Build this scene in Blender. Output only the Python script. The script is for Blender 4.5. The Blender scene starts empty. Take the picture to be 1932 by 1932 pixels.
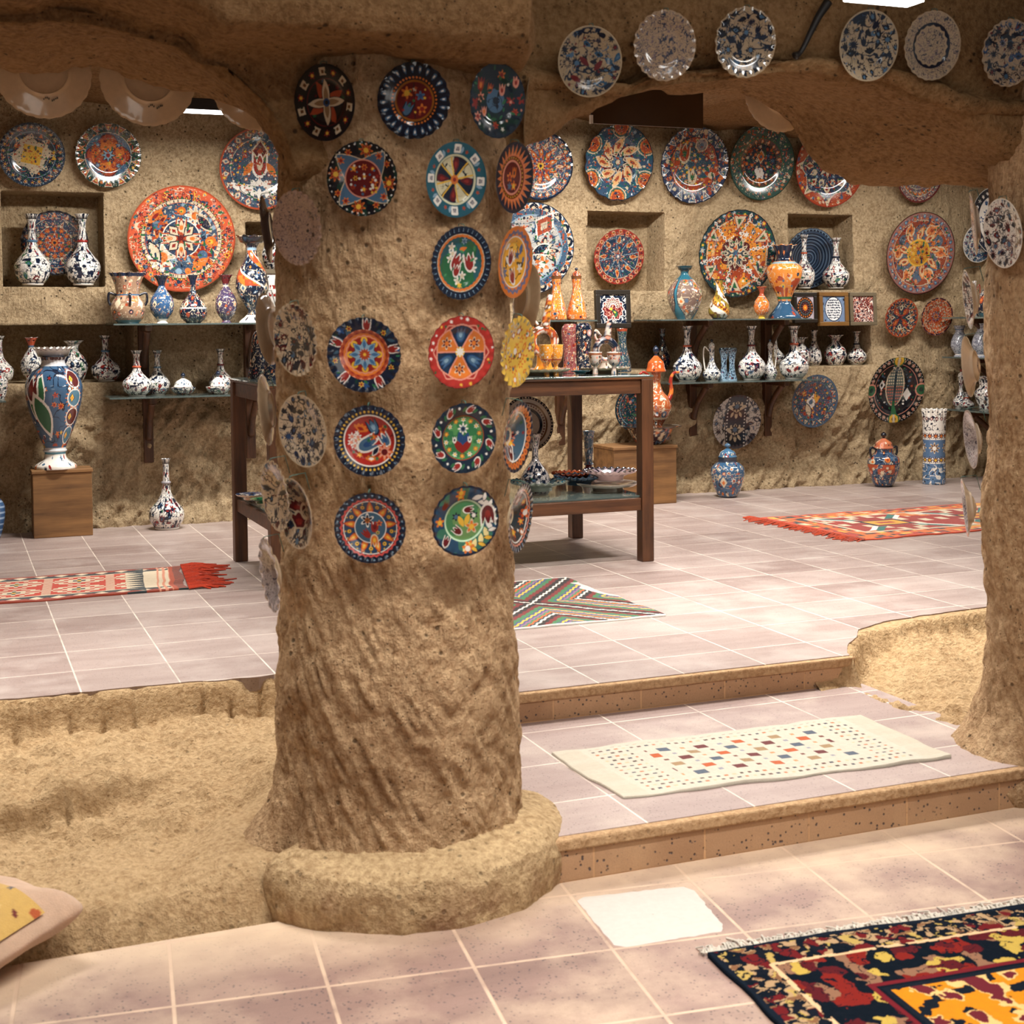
import bpy, math, random
import numpy as np
from mathutils import Matrix

# ------------------------------------------------------------------ camera, world, exposure
sc = bpy.context.scene
col = sc.collection
F = 2700.0
YAW, PITCH, ROLL = math.radians(21.7), math.radians(2.5), math.radians(.5)
PPX, PPY = 966.0, 610 + F*math.tan(PITCH)
fw = np.array([math.sin(YAW)*math.cos(PITCH), math.cos(YAW)*math.cos(PITCH), -math.sin(PITCH)])
rt = np.array([math.cos(YAW), -math.sin(YAW), 0.]); up = np.cross(rt, fw)
RT = math.cos(ROLL)*rt - math.sin(ROLL)*up
UP = math.cos(ROLL)*up + math.sin(ROLL)*rt
O = np.array([0., 0., 1.25])
cd = bpy.data.cameras.new('camera'); cam = bpy.data.objects.new('camera', cd); col.objects.link(cam)
cd.sensor_width = 36; cd.lens = F/1932*36; cd.shift_y = (PPY-966)/1932
cd.clip_start = .05; cd.clip_end = 100
cd.dof.use_dof = True; cd.dof.focus_distance = 8.3; cd.dof.aperture_fstop = 8.0
M = Matrix.Identity(4)
for i in range(3):
    M[i][0] = RT[i]; M[i][1] = UP[i]; M[i][2] = -fw[i]; M[i][3] = O[i]
cam.matrix_world = M
sc.camera = cam

w = bpy.data.worlds.new('world'); sc.world = w; w.use_nodes = True
w.node_tree.nodes['Background'].inputs[0].default_value = (1, .93, .84, 1)
w.node_tree.nodes['Background'].inputs[1].default_value = .14
sc.cycles.max_bounces = 8; sc.cycles.diffuse_bounces = 4; sc.cycles.glossy_bounces = 3; sc.cycles.transmission_bounces = 6
sc.cycles.caustics_reflective = False; sc.cycles.caustics_refractive = False; sc.cycles.adaptive_threshold = .03
sc.view_settings.view_transform = 'Standard'; sc.view_settings.look = 'None'
sc.view_settings.exposure = 0.12; sc.view_settings.gamma = 1; sc.view_settings.use_curve_mapping = False

def area(name, loc, target, sx, sy, power, color=(1, .95, .88), parent=None, spread=180):
    l = bpy.data.lights.new(name, 'AREA'); l.shape = 'RECTANGLE'; l.size = sx; l.size_y = sy
    l.energy = power; l.color = color; l.spread = math.radians(spread)
    o = bpy.data.objects.new(name, l); col.objects.link(o)
    d = np.array(target, float)-np.array(loc, float); d /= np.linalg.norm(d)
    u = np.array([1., 0, 0]) if abs(d[0]) < .9 else np.array([0, 1., 0])
    y = np.cross(-d, u); y /= np.linalg.norm(y); x = np.cross(y, -d)
    m = Matrix.Identity(4)
    for i in range(3):
        m[i][0] = x[i]; m[i][1] = y[i]; m[i][2] = -d[i]; m[i][3] = loc[i]
    o.matrix_world = m
    if parent: o.parent = parent; o.matrix_parent_inverse = parent.matrix_world.inverted()
    return o
# added low fill light behind the camera, in place of an unseen source
area('front_fill', (-.9, -1.8, .75), (1.1, 3.6, -.1), 3.2, 1.3, 20, (1, .93, .84))

# ------------------------------------------------------------------ helpers
def ray(x, y): return fw*F + RT*(x-PPX) - UP*(y-PPY)
def at(x, y, axis, val):
    d = ray(x, y); t = (val-O[axis])/d[axis]; return O+d*t
def depth(p): return float((np.asarray(p)-O) @ fw)

def hsh(ix, iy, iz, seed):
    h = (ix.astype(np.int64)*374761393 + iy.astype(np.int64)*668265263 + iz.astype(np.int64)*2147483647 + seed*1274126177) & 0xffffffff
    h = ((h ^ (h >> 13))*1274126177) & 0xffffffff
    h = ((h ^ (h >> 16))*2246822519) & 0xffffffff
    return ((h ^ (h >> 15)) & 0xffffff)/float(0xffffff)
def vn(P, seed=0):
    P = np.asarray(P, float); i = np.floor(P).astype(np.int64); f = P-i; f = f*f*f*(f*(f*6-15)+10)
    r = 0
    for dx in (0, 1):
        for dy in (0, 1):
            for dz in (0, 1):
                wt = (f[..., 0] if dx else 1-f[..., 0])*(f[..., 1] if dy else 1-f[..., 1])*(f[..., 2] if dz else 1-f[..., 2])
                r = r + wt*hsh(i[..., 0]+dx, i[..., 1]+dy, i[..., 2]+dz, seed)
    return r*2-1
def fbm(P, o=4, seed=0, g=.5):
    P = np.asarray(P, float); s = 0; a = 1
    for k in range(o):
        s = s+a*vn(P*2**k, seed+k*17); a *= g
    return s
def ss(a, b, x):
    t = np.clip((x-a)/(b-a), 0, 1); return t*t*(3-2*t)

def lin(c):
    c = np.array(c[:3], float)/255.
    return np.where(c <= .04045, c/12.92, ((c+.055)/1.055)**2.4)

def mk(name, V, Q, mat, parent=None, colr=None, smooth=True, bevel=0):
    me = bpy.data.meshes.new(name)
    V = np.asarray(V, np.float32).reshape(-1, 3); Q = np.asarray(Q, np.int32).reshape(-1, 4)
    me.vertices.add(len(V)); me.vertices.foreach_set('co', V.ravel())
    me.loops.add(len(Q)*4); me.loops.foreach_set('vertex_index', Q.ravel())
    me.polygons.add(len(Q)); me.polygons.foreach_set('loop_start', np.arange(0, len(Q)*4, 4, dtype=np.int32))
    me.polygons.foreach_set('use_smooth', np.full(len(Q), bool(smooth)))
    me.update(calc_edges=True)
    if colr is not None:
        a = me.color_attributes.new('col', 'FLOAT_COLOR', 'POINT')
        c4 = np.ones((len(V), 4), np.float32); c4[:, :3] = colr
        a.data.foreach_set('color', c4.ravel())
    me.materials.append(mat)
    o = bpy.data.objects.new(name, me); col.objects.link(o)
    if parent: o.parent = parent
    if bevel:
        b = o.modifiers.new('bevel', 'BEVEL'); b.width = bevel; b.segments = 2; b.limit_method = 'ANGLE'
    return o
def gq(nu, nv, wrap=False):
    a = np.arange(nu if wrap else nu-1); b = np.arange(nv-1)
    A, B = np.meshgrid(a, b, indexing='ij'); A2 = (A+1) % nu
    return np.stack([A*nv+B, A2*nv+B, A2*nv+B+1, A*nv+B+1], -1).reshape(-1, 4)
def norms(G):
    du = np.gradient(G, axis=0); dv = np.gradient(G, axis=1); n = np.cross(du, dv)
    return n/(np.linalg.norm(n, axis=-1, keepdims=True)+1e-9)

class MB:
    def __init__(s): s.V = []; s.Q = []; s.n = 0
    def add(s, V, Q):
        V = np.asarray(V, float).reshape(-1, 3); s.V.append(V); s.Q.append(np.asarray(Q)+s.n); s.n += len(V); return s
    def box(s, lo, hi):
        x0, y0, z0 = lo; x1, y1, z1 = hi
        return s.add([(x0,y0,z0),(x1,y0,z0),(x1,y1,z0),(x0,y1,z0),(x0,y0,z1),(x1,y0,z1),(x1,y1,z1),(x0,y1,z1)],
                     [(0,3,2,1),(4,5,6,7),(0,1,5,4),(1,2,6,5),(2,3,7,6),(3,0,4,7)])
    def tube(s, path, r, n=10):
        path = np.asarray(path, float); k = len(path); r = np.broadcast_to(np.asarray(r, float), (k,))
        t = np.gradient(path, axis=0); t /= np.linalg.norm(t, axis=1, keepdims=True)+1e-9
        ref = np.array([0, 0, 1.]) if abs(t[0][2]) < .9 else np.array([1., 0, 0])
        G = []
        for i in range(k):
            u = np.cross(t[i], ref); u /= np.linalg.norm(u)+1e-9; v = np.cross(u, t[i]); ref = v
            a = np.linspace(0, 2*np.pi, n, endpoint=False)
            G.append(path[i]+r[i]*(np.cos(a)[:, None]*u+np.sin(a)[:, None]*v))
        G = [np.repeat(path[:1], n, 0)+(G[0]-path[0])*.02]+G+[np.repeat(path[-1:], n, 0)+(G[-1]-path[-1])*.02]
        G = np.array(G).transpose(1, 0, 2)
        return s.add(G, gq(n, k+2, True)[:, ::-1])
    def build(s, name, mat, parent=None, smooth=False, bevel=0, colr=None):
        return mk(name, np.concatenate(s.V), np.concatenate(s.Q), mat, parent, colr, smooth, bevel)

def tag(o, label, cat, group=None, kind=None):
    o['label'] = label; o['category'] = cat
    if group: o['group'] = group
    if kind: o['kind'] = kind
    return o
def struct(o): o['kind'] = 'structure'; return o
def empty(name, loc):
    o = bpy.data.objects.new(name, None); o.location = [float(v) for v in loc]; o.empty_display_size = .05; col.objects.link(o); return o

# ------------------------------------------------------------------ materials
def newmat(name):
    m = bpy.data.materials.new(name); m.use_nodes = True; nt = m.node_tree
    return m, nt, nt.nodes['Principled BSDF']
class N:
    def __init__(s, nt): s.nt = nt
    def __call__(s, t, **kw):
        n = s.nt.nodes.new('ShaderNode'+t)
        for k, v in kw.items():
            if hasattr(n, k): setattr(n, k, v)
        return n
    def l(s, a, b): s.nt.links.new(a, b)
    def val(s, sock, v):
        if hasattr(v, 'is_output'): s.l(v, sock)
        else: sock.default_value = v
    def math(s, op, a, b=0.): n = s('Math', operation=op); s.val(n.inputs[0], a); s.val(n.inputs[1], b); return n.outputs[0]
    def mix(s, f, a, b, bt='MIX'):
        n = s.nt.nodes.new('ShaderNodeMix'); n.data_type = 'RGBA'; n.blend_type = bt
        s.val(n.inputs[0], f); s.val(n.inputs[6], a); s.val(n.inputs[7], b); return n.outputs[2]
    def noise(s, vec, scale, detail=4, rough=.55):
        n = s('TexNoise'); s.l(vec, n.inputs['Vector']); n.inputs['Scale'].default_value = scale
        n.inputs['Detail'].default_value = detail; n.inputs['Roughness'].default_value = rough; return n.outputs[0]
    def ramp(s, f, stops):
        n = s('ValToRGB'); e = n.color_ramp.elements
        while len(e) < len(stops): e.new(.5)
        for i, (p, c) in enumerate(stops):
            e[i].position = p; e[i].color = (*c, 1) if len(c) == 3 else c
        s.l(f, n.inputs[0]); return n.outputs[0]
    def rng(s, v, a, b, c=0., d=1.):
        n = s('MapRange'); s.val(n.inputs[0], v)
        for i, q in enumerate((a, b, c, d)): n.inputs[i+1].default_value = q
        return n.outputs[0]
    def mapping(s, vec, rot=(0, 0, 0), scale=(1, 1, 1), loc=(0, 0, 0)):
        n = s('Mapping'); s.l(vec, n.inputs[0]); n.inputs['Rotation'].default_value = rot
        n.inputs['Scale'].default_value = scale; n.inputs['Location'].default_value = loc; return n.outputs[0]
def L4(c): return (*lin(c), 1)

def rock_mat(name, dark, mid, light, rot=(0, .6, 0), gscale=(22, 10, 3), gstr=.5, pits=.5, bump=.6, stain=None):
    m, nt, b = newmat(name); n = N(nt)
    tc = n('TexCoord').outputs['Object']
    big = n.noise(tc, 2.2, 6, .6); med = n.noise(tc, 13, 7, .65); fine = n.noise(tc, 55, 5, .7)
    c = n.ramp(big, [(.3, lin(dark)), (.5, lin(mid)), (.72, lin(light))])
    c = n.mix(n.rng(med, .35, .7), n.mix(.35, c, L4(dark)), n.mix(.35, c, L4(light)))
    c = n.mix(n.rng(fine, .36, .62, .0, .75), n.mix(.4, c, L4(dark)), L4(light))
    # dark inclusions in the tuff
    v = n('TexVoronoi'); n.l(tc, v.inputs['Vector']); v.inputs['Scale'].default_value = 26
    gate = n.math('GREATER_THAN', n.noise(tc, 9, 2), .53)
    spot = n.math('MULTIPLY', n.rng(v.outputs['Distance'], .1, .2, 1, 0), gate)
    v2 = n('TexVoronoi'); n.l(tc, v2.inputs['Vector']); v2.inputs['Scale'].default_value = 75
    spot2 = n.math('MULTIPLY', n.rng(v2.outputs['Distance'], .12, .22, 1, 0), n.math('GREATER_THAN', n.noise(tc, 21, 2), .55))
    sp = n.math('MULTIPLY', n.math('MAXIMUM', spot, spot2), pits)
    c = n.mix(sp, c, L4((52, 42, 32)))
    if stain:
        z0, z1, scol = stain
        sx = n('SeparateXYZ'); n.l(tc, sx.inputs[0])
        hm = n.math('MULTIPLY', n.rng(sx.outputs[2], z0, z1, 1, 0), n.rng(n.noise(tc, 5, 6, .65), .45, .68))
        c = n.mix(n.math('MULTIPLY', hm, .8), c, L4(scol))
    n.l(c, b.inputs['Base Color']); b.inputs['Roughness'].default_value = .95
    b.inputs['Specular IOR Level'].default_value = .15
    g = n.noise(n.mapping(tc, rot, gscale), 1.0, 5, .6)
    h = n.math('ADD', n.math('MULTIPLY', med, .32), n.math('MULTIPLY', g, gstr))
    h = n.math('ADD', h, n.math('MULTIPLY', fine, .7)); h = n.math('SUBTRACT', h, n.math('MULTIPLY', sp, .35))
    bp = n('Bump'); bp.inputs['Strength'].default_value = min(1, bump); bp.inputs['Distance'].default_value = .03
    n.l(h, bp.inputs['Height']); n.l(bp.outputs[0], b.inputs['Normal'])
    return m

def tile_mat(name, base, base2, dust, tile=.335, off=(0, 0), rot=0., spk=.5, dusty=.4, grout=(232, 216, 200), rough=.5, spots=70, wh=(1, 1), patch=None, band=None, plane='xy', msize=.004):
    m, nt, b = newmat(name); n = N(nt)
    tc = n('TexCoord').outputs['Object']
    if plane == 'xz': tcm = n.mapping(tc, (-math.pi/2, 0, 0), (1, 1, 1), (off[0], off[1], 0))
    else: tcm = n.mapping(tc, (0, 0, rot), (1, 1, 1), (off[0], off[1], 0))
    br = n('TexBrick'); br.offset = 0; br.squash = 1; n.l(tcm, br.inputs['Vector'])
    br.inputs['Scale'].default_value = 1; br.inputs['Mortar Size'].default_value = msize; br.inputs['Mortar Smooth'].default_value = .5
    br.inputs['Brick Width'].default_value = tile*wh[0]; br.inputs['Row Height'].default_value = tile*wh[1]; br.inputs['Bias'].default_value = 0
    br.inputs['Color1'].default_value = (0, 0, 0, 1); br.inputs['Color2'].default_value = (1, 1, 1, 1)
    tilev = n.rng(br.outputs['Color'], 0, 1)
    big = n.noise(tc, 3.0, 5, .6); st = n.noise(n.mapping(tc, (0, 0, rot+.1), (1.5, 9, 4)), 1.3, 5, .6)
    f = n.math('ADD', n.math('MULTIPLY', tilev, .3), n.math('MULTIPLY', st, .7))
    c = n.mix(n.rng(f, .25, .75), L4(base), L4(base2))
    d = n.math('MULTIPLY', n.rng(big, .48, .68), dusty)
    c = n.mix(d, c, L4(dust))
    v = n('TexVoronoi'); n.l(tc, v.inputs['Vector']); v.inputs['Scale'].default_value = spots
    gate = n.math('GREATER_THAN', n.noise(tc, spots*.45, 2), .47)
    s1 = n.math('MULTIPLY', n.rng(v.outputs['Distance'], .16, .28, 1, 0), gate)
    s1 = n.math('MULTIPLY', n.math('MULTIPLY', s1, spk), n.rng(d, .1, .5, 1, .1))
    c = n.mix(s1, c, L4((60, 55, 62)))
    fine = n.noise(tc, 220, 2); c = n.mix(n.rng(fine, .3, .7, 0, .18), c, L4((90, 75, 70)))
    if band:   # dust swept up along a line y = band[0]
        sx = n('SeparateXYZ'); n.l(tc, sx.inputs[0])
        q = n.math('ADD', sx.outputs[1], n.math('MULTIPLY', n.math('SUBTRACT', n.noise(tc, 4.5, 4, .5), .5), .55))
        c = n.mix(n.rng(q, band[0], band[1], 0, .9), c, L4(band[2]))
    mort = n.math('MULTIPLY', br.outputs['Fac'], n.rng(n.noise(tc, 7, 3), .3, .6, .35, .95))
    c = n.mix(mort, c, L4(grout))
    n.l(c, b.inputs['Base Color']); b.inputs['Roughness'].default_value = rough
    b.inputs['Specular IOR Level'].default_value = .35
    h = n.math('SUBTRACT', n.math('MULTIPLY', fine, .15), n.math('ADD', n.math('MULTIPLY', s1, .5), n.math('MULTIPLY', br.outputs['Fac'], .4)))
    bp = n('Bump'); bp.inputs['Strength'].default_value = .35; bp.inputs['Distance'].default_value = .01
    n.l(h, bp.inputs['Height']); n.l(bp.outputs[0], b.inputs['Normal'])
    return m

def vc_mat(name, rough=.14, coat=.6, bump=0., bscale=300, spec=.5, sheen=0):
    m, nt, b = newmat(name); n = N(nt)
    a = n('VertexColor'); a.layer_name = 'col'
    tc = n('TexCoord').outputs['Object']
    f = n.noise(tc, 60, 3); c = n.mix(n.rng(f, .3, .7, 0, .1), a.outputs[0], (.02, .02, .03, 1))
    n.l(c, b.inputs['Base Color']); b.inputs['Roughness'].default_value = rough
    b.inputs['Coat Weight'].default_value = coat; b.inputs['Coat Roughness'].default_value = .06
    b.inputs['Specular IOR Level'].default_value = spec
    if sheen: b.inputs['Sheen Weight'].default_value = sheen
    if bump:
        h = n.noise(tc, bscale, 3)
        bp = n('Bump'); bp.inputs['Strength'].default_value = bump; bp.inputs['Distance'].default_value = .004
        n.l(h, bp.inputs['Height']); n.l(bp.outputs[0], b.inputs['Normal'])
    return m
def wood_mat(name, c1, c2, axis=2, rough=.45, sc_=1.):
    m, nt, b = newmat(name); n = N(nt)
    tc = n('TexCoord').outputs['Object']
    s = [26*sc_]*3; s[axis] = 2.2*sc_
    g = n.noise(n.mapping(tc, (0, 0, 0), s), 1, 7, .65); k = n.noise(tc, 4, 3)
    c = n.ramp(n.math('ADD', n.math('MULTIPLY', g, .8), n.math('MULTIPLY', k, .25)), [(.35, lin(c1)), (.7, lin(c2))])
    n.l(c, b.inputs['Base Color']); b.inputs['Roughness'].default_value = rough
    bp = n('Bump'); bp.inputs['Strength'].default_value = .2; bp.inputs['Distance'].default_value = .004
    n.l(g, bp.inputs['Height']); n.l(bp.outputs[0], b.inputs['Normal'])
    return m
def flat_mat(name, c, rough=.5, nscale=20, var=.25, metal=0):
    m, nt, b = newmat(name); n = N(nt)
    tc = n('TexCoord').outputs['Object']; f = n.noise(tc, nscale, 4)
    n.l(n.mix(n.rng(f, .3, .7, 0, var), L4(c), L4([v*.6 for v in c])), b.inputs['Base Color'])
    b.inputs['Roughness'].default_value = rough; b.inputs['Metallic'].default_value = metal
    return m
def emit_mat(name, c, s):
    m, nt, b = newmat(name); b.inputs['Emission Color'].default_value = (*c, 1); b.inputs['Emission Strength'].default_value = s
    b.inputs['Base Color'].default_value = (.9, .9, .9, 1); return m
def glass_mat(name, tint=(.72, .92, .86)):
    m, nt, b = newmat(name); n = N(nt)
    b.inputs['Base Color'].default_value = (*tint, 1); b.inputs['Roughness'].default_value = .03
    b.inputs['Transmission Weight'].default_value = .9; b.inputs['IOR'].default_value = 1.45
    return m

ROCKW = rock_mat('tuff_wall', (126, 102, 72), (182, 156, 120), (212, 188, 152), rot=(0, -.6, 0), gscale=(40, 12, 7), gstr=.6, pits=.8, bump=1.)
ROCKP = rock_mat('tuff_pillar', (146, 108, 74), (196, 156, 116), (228, 194, 152), rot=(.2, -.62, 0), gscale=(46, 46, 9), gstr=1.0, pits=.7, bump=1., stain=(.0, .55, (128, 92, 58)))
ROCKA = rock_mat('tuff_arch', (98, 70, 42), (140, 106, 68), (168, 132, 92), rot=(0, .5, .3), gscale=(14, 10, 5), gstr=.5, pits=.8, bump=.9)  # darker tuff tone: dimness of the shaded arch and ledge put into colour
DIRT = rock_mat('packed_earth', (146, 112, 74), (200, 164, 120), (226, 194, 150), rot=(0, 0, .3), gscale=(6, 22, 16), gstr=.6, pits=.35, bump=1.)
CURB = rock_mat('worn_tuff_curb', (122, 94, 62), (180, 148, 108), (212, 184, 142), rot=(0, .1, 0), gscale=(14, 14, 5), gstr=.5, pits=.5, bump=.7, stain=(-.2, -.08, (120, 72, 56)))
TILEU = tile_mat('upper_stone_tiles', (140, 120, 113), (178, 160, 152), (190, 176, 168), off=(-.08, -.02), spk=.3, dusty=.6, rough=.42, spots=80, grout=(226, 212, 198))
TILEM = tile_mat('landing_stone_tiles', (146, 124, 118), (180, 160, 152), (204, 188, 174), off=(-.07, .02), spk=.4, dusty=.5, rough=.5, spots=80)
TILEL = tile_mat('lower_stone_tiles', (118, 92, 84), (150, 121, 110), (204, 178, 152), off=(-.0784, -.115), rot=math.radians(6.5), spk=.95, dusty=.55, rough=.6, spots=85, band=(3.08, 3.5, (208, 182, 154)), grout=(198, 170, 146), msize=.006)
RISER = tile_mat('riser_stone', (160, 122, 90), (192, 154, 118), (214, 176, 136), tile=.335, off=(.1, .104), wh=(1, .36), spk=.9, dusty=.5, rough=.75, spots=60, grout=(204, 162, 120), plane='xz')
CER = vc_mat('glazed_ceramic'); CLOTH = vc_mat('woven_wool', .95, 0, .7, 350, .1, .3); PILE = vc_mat('wool_pile', 1., 0, 1., 240, .03, 0)
WOOD = wood_mat('dark_stained_wood', (44, 24, 12), (102, 62, 34))
WOODX = wood_mat('dark_stained_wood_rail', (44, 24, 12), (102, 62, 34), 0)
WOODB = wood_mat('rustic_box_wood', (84, 56, 30), (150, 108, 64), 0, .6, .7)
GLASS = glass_mat('green_edge_glass')
IRON = flat_mat('dark_metal', (26, 22, 20), .5)
WIRE = flat_mat('green_wire', (70, 110, 100), .5)
TUBE = emit_mat('lamp_tube', (1, .97, .92), 14)
# ------------------------------------------------------------------ painted patterns (numpy, stored as the glaze colour of each vertex)
NV=(20,32,52); BK=(15,18,28); BL=(44,76,122); SL=(74,106,134); TE=(38,92,108); LB=(140,170,190); RD=(146,42,36); DR=(100,26,30); RU=(172,74,44)
OR=(218,120,50); YE=(232,184,66); CR=(218,200,170); WH=(238,232,222); GR=(46,104,66); DG=(24,56,48); PK=(226,150,128); GY=(150,146,150); BR=(110,70,40)
class Cv:
    def __init__(s, X, Y, W=None, seed=0):
        s.X = X; s.Y = Y; s.W = W; s.C = np.zeros((len(X), 3)); s.R = np.hypot(X, Y); s.T = np.arctan2(X, Y); s.rd = random.Random(seed)
    def fill(s, c): s.C[:] = lin(c)
    def ring(s, a, b, c): s.C[(s.R >= a) & (s.R < b)] = lin(c)
    def wring(s, r, wd, amp, n, c):      # wavy ring
        s.C[np.abs(s.R-r-amp*np.cos(n*s.T)) < wd] = lin(c)
    def inwave(s, r, amp, n, c, ph=0):
        s.C[s.R < r+amp*np.cos(n*s.T+ph)] = lin(c)
    def star(s, n, ro, ri, c, co=None, rot=0., ow=.04):
        t = (s.T+rot) % (2*np.pi/n); t = np.abs(t-np.pi/n)/(np.pi/n)      # 0 valley .. 1 tip
        e = ri*ro/(ri+(ro-ri)*(1-t)**1.0+1e-9); e = ri+(ro-ri)*t**1.6
        if co: s.C[s.R < e+ow] = lin(co)
        s.C[s.R < e] = lin(c)
    def sector(s, n, r0, r1, c, frac=.5, rot=0.):
        t = ((s.T+rot) % (2*np.pi/n))/(2*np.pi/n); s.C[(t < frac) & (s.R > r0) & (s.R < r1)] = lin(c)
    def spokes(s, n, r0, r1, wd, c, rot=0.):
        t = (s.T+rot+np.pi/n) % (2*np.pi/n)-np.pi/n; s.C[(np.abs(t)*s.R < wd) & (s.R > r0) & (s.R < r1)] = lin(c)
    def band(s, a, b, c): s.C[(s.Y >= a) & (s.Y < b)] = lin(c)
    def zig(s, y, amp, n, wd, c):
        q = np.abs(((s.X*n/(2*np.pi)) % 1)*2-1)*2-1; s.C[np.abs(s.Y-y-amp*q) < wd] = lin(c)
    def vine(s, f, t, c, seed=0, rmin=0, rmax=9, warp=.6, ymin=-9, ymax=99):
        if s.W: P = np.stack([np.cos(s.X)*1.0, np.sin(s.X)*1.0, s.Y], -1)*f
        else: P = np.stack([s.X, s.Y, 0*s.X], -1)*f
        P = P+warp*np.stack([vn(P*.9, seed+3), vn(P*.9+7.3, seed+4), 0*s.X], -1)
        s.C[(np.abs(vn(P, seed)) < t) & (s.R > rmin) & (s.R < rmax) & (s.Y > ymin) & (s.Y < ymax)] = lin(c)
    def blot(s, f, t, c, seed=0, rmin=0, rmax=9, ymin=-9, ymax=99):
        P = np.stack([np.cos(s.X), np.sin(s.X), s.Y], -1)*f if s.W else np.stack([s.X, s.Y, 0*s.X], -1)*f
        s.C[(vn(P, seed) > t) & (s.R > rmin) & (s.R < rmax) & (s.Y > ymin) & (s.Y < ymax)] = lin(c)
    def m(s, cx, cy, size, k, c1, c2=None, co=None, ang=0.):
        dx = s.X-cx; dy = s.Y-cy
        if s.W: dx = (dx+s.W/2) % s.W-s.W/2
        I = np.nonzero((np.abs(dx) < 1.5*size) & (np.abs(dy) < 1.5*size))[0]
        if not len(I): return
        dx = dx[I]/size; dy = dy[I]/size; ca, sa = math.cos(ang), math.sin(ang)
        a = dx*ca-dy*sa; b = dx*sa+dy*ca
        if co is not None: s.C[I[shp(k, a/1.28, b/1.28)]] = lin(co)
        s.C[I[shp(k, a, b)]] = lin(c1)
        if c2 is not None: s.C[I[shp('dot' if k[:2] == 'fl' else k, a/.45, (b+.05)/.45)]] = lin(c2)
    def rep(s, n, r, k, size, c1, c2=None, co=None, ph=0., flip=False, tw=0.):
        for i in range(n):
            t = 2*math.pi*(i+ph)/n; s.m(r*math.sin(t), r*math.cos(t), size, k, c1, c2, co, t+(math.pi if flip else 0)+tw)
    def row(s, n, y, k, size, c1, c2=None, co=None, ph=0., flip=False):
        for i in range(n): s.m(2*math.pi*(i+ph)/n-math.pi, y, size, k, c1, c2, co, math.pi if flip else 0)
    def scat(s, r0, r1, cnt, size, pal, kinds=('fl5', 'fl6', 'tul', 'leaf', 'dot'), co=None, c2=None, y=None, sv=.4):
        pts = []
        for _ in range(cnt*12):
            if len(pts) >= cnt: break
            if y: p = (s.rd.uniform(-math.pi, math.pi), s.rd.uniform(*y))
            else:
                t = s.rd.uniform(0, 2*math.pi); r = math.sqrt(s.rd.uniform(r0*r0, r1*r1)); p = (r*math.sin(t), r*math.cos(t))
            if all((p[0]-q[0])**2+(p[1]-q[1])**2 > (1.7*size)**2 for q in pts): pts.append(p)
        for p in pts:
            k = s.rd.choice(kinds); c = s.rd.choice(pal); z = size*s.rd.uniform(1-sv, 1+sv*.5)
            s.m(p[0], p[1], z, k, c, s.rd.choice(c2) if c2 else None, co, s.rd.uniform(-3.1, 3.1) if k in ('leaf', 'pet') else s.rd.uniform(-.6, .6))
def shp(k, a, b):
    aa = np.abs(a); rho2 = a*a+b*b
    if k == 'dot': return rho2 < 1
    if k == 'leaf': return aa < .42*(1-b*b)
    if k == 'pet':
        t = np.clip((1-b)/2, 0, 1); return (np.abs(b) < 1) & (aa < .85*t**.8*np.sqrt(np.clip(1-t**3, 0, 1)))
    if k == 'dia': return aa/.7+np.abs(b) < 1
    if k == 'sq': return np.maximum(aa, np.abs(b)) < .8
    if k == 'tri': return (b > -.7) & (aa < (1-b)*.5)
    if k == 'spk': return (b > -1) & (aa < (1-b)*.25)
    if k == 'dash': return (aa < .3) & (np.abs(b) < 1)
    if k == 'bar': return (aa < 1) & (np.abs(b) < .25)
    if k == 'tul':
        w_ = .62*np.sqrt(np.clip(1-np.clip(-b, 0, 1)**2, 0, 1)); return (b > -1) & (b < .25+.7*np.abs(np.cos(a*np.pi/.62))) & (aa < w_)
    if k[:2] == 'fl':
        n = int(k[2:]); return np.sqrt(rho2) < .74+.26*np.cos(n*np.arctan2(a, b))
    if k == 'carn':
        ph = np.arctan2(a, b+.6); r = np.hypot(a, b+.6); return (np.abs(ph) < 1.1) & (r < 1.35+.12*np.cos(ph*14))
    if k == 'arc': return (rho2 < 1) & (b > -.1)
    if k == 'cross': return ((aa < .3) | (np.abs(b) < .3)) & (rho2 < 1)
    if k == 'pais': return ((a*a+(b+.3)**2) < .45) | ((aa < .35*(1-b)) & (b > -.3) & (b < 1) & (a+.3*b > -.2))
    return rho2 < 1
# ------------------------------------------------------------------ setting: cave room cut into tuff
WY = 9.3
def rock_grid(name, G, mat, amp=.02, sc_=4, seed=1, o=5, wrap=False, flip=False, amp2=0, sc2=18):
    n = norms(G); 
    if flip: n = -n
    d = fbm(G*sc_, o, seed)*amp
    if amp2: d = d+fbm(G*sc2, 3, seed+50)*amp2
    G = G+n*np.asarray(d)[..., None]
    nu, nv = G.shape[:2]
    return mk(name, G.reshape(-1, 3), gq(nu, nv, wrap) if not flip else gq(nu, nv, wrap)[:, ::-1], mat)
def lines(a, b, step, edges, eps=.005):
    base = [v for v in np.arange(a, b+step, step) if all(abs(v-e) > step*.6 for e in edges)]
    return np.array(sorted(base+[e-eps for e in edges]+[e+eps for e in edges]))
def wp(x, y): p = at(x, y, 1, WY); return p[0], p[2]
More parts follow.
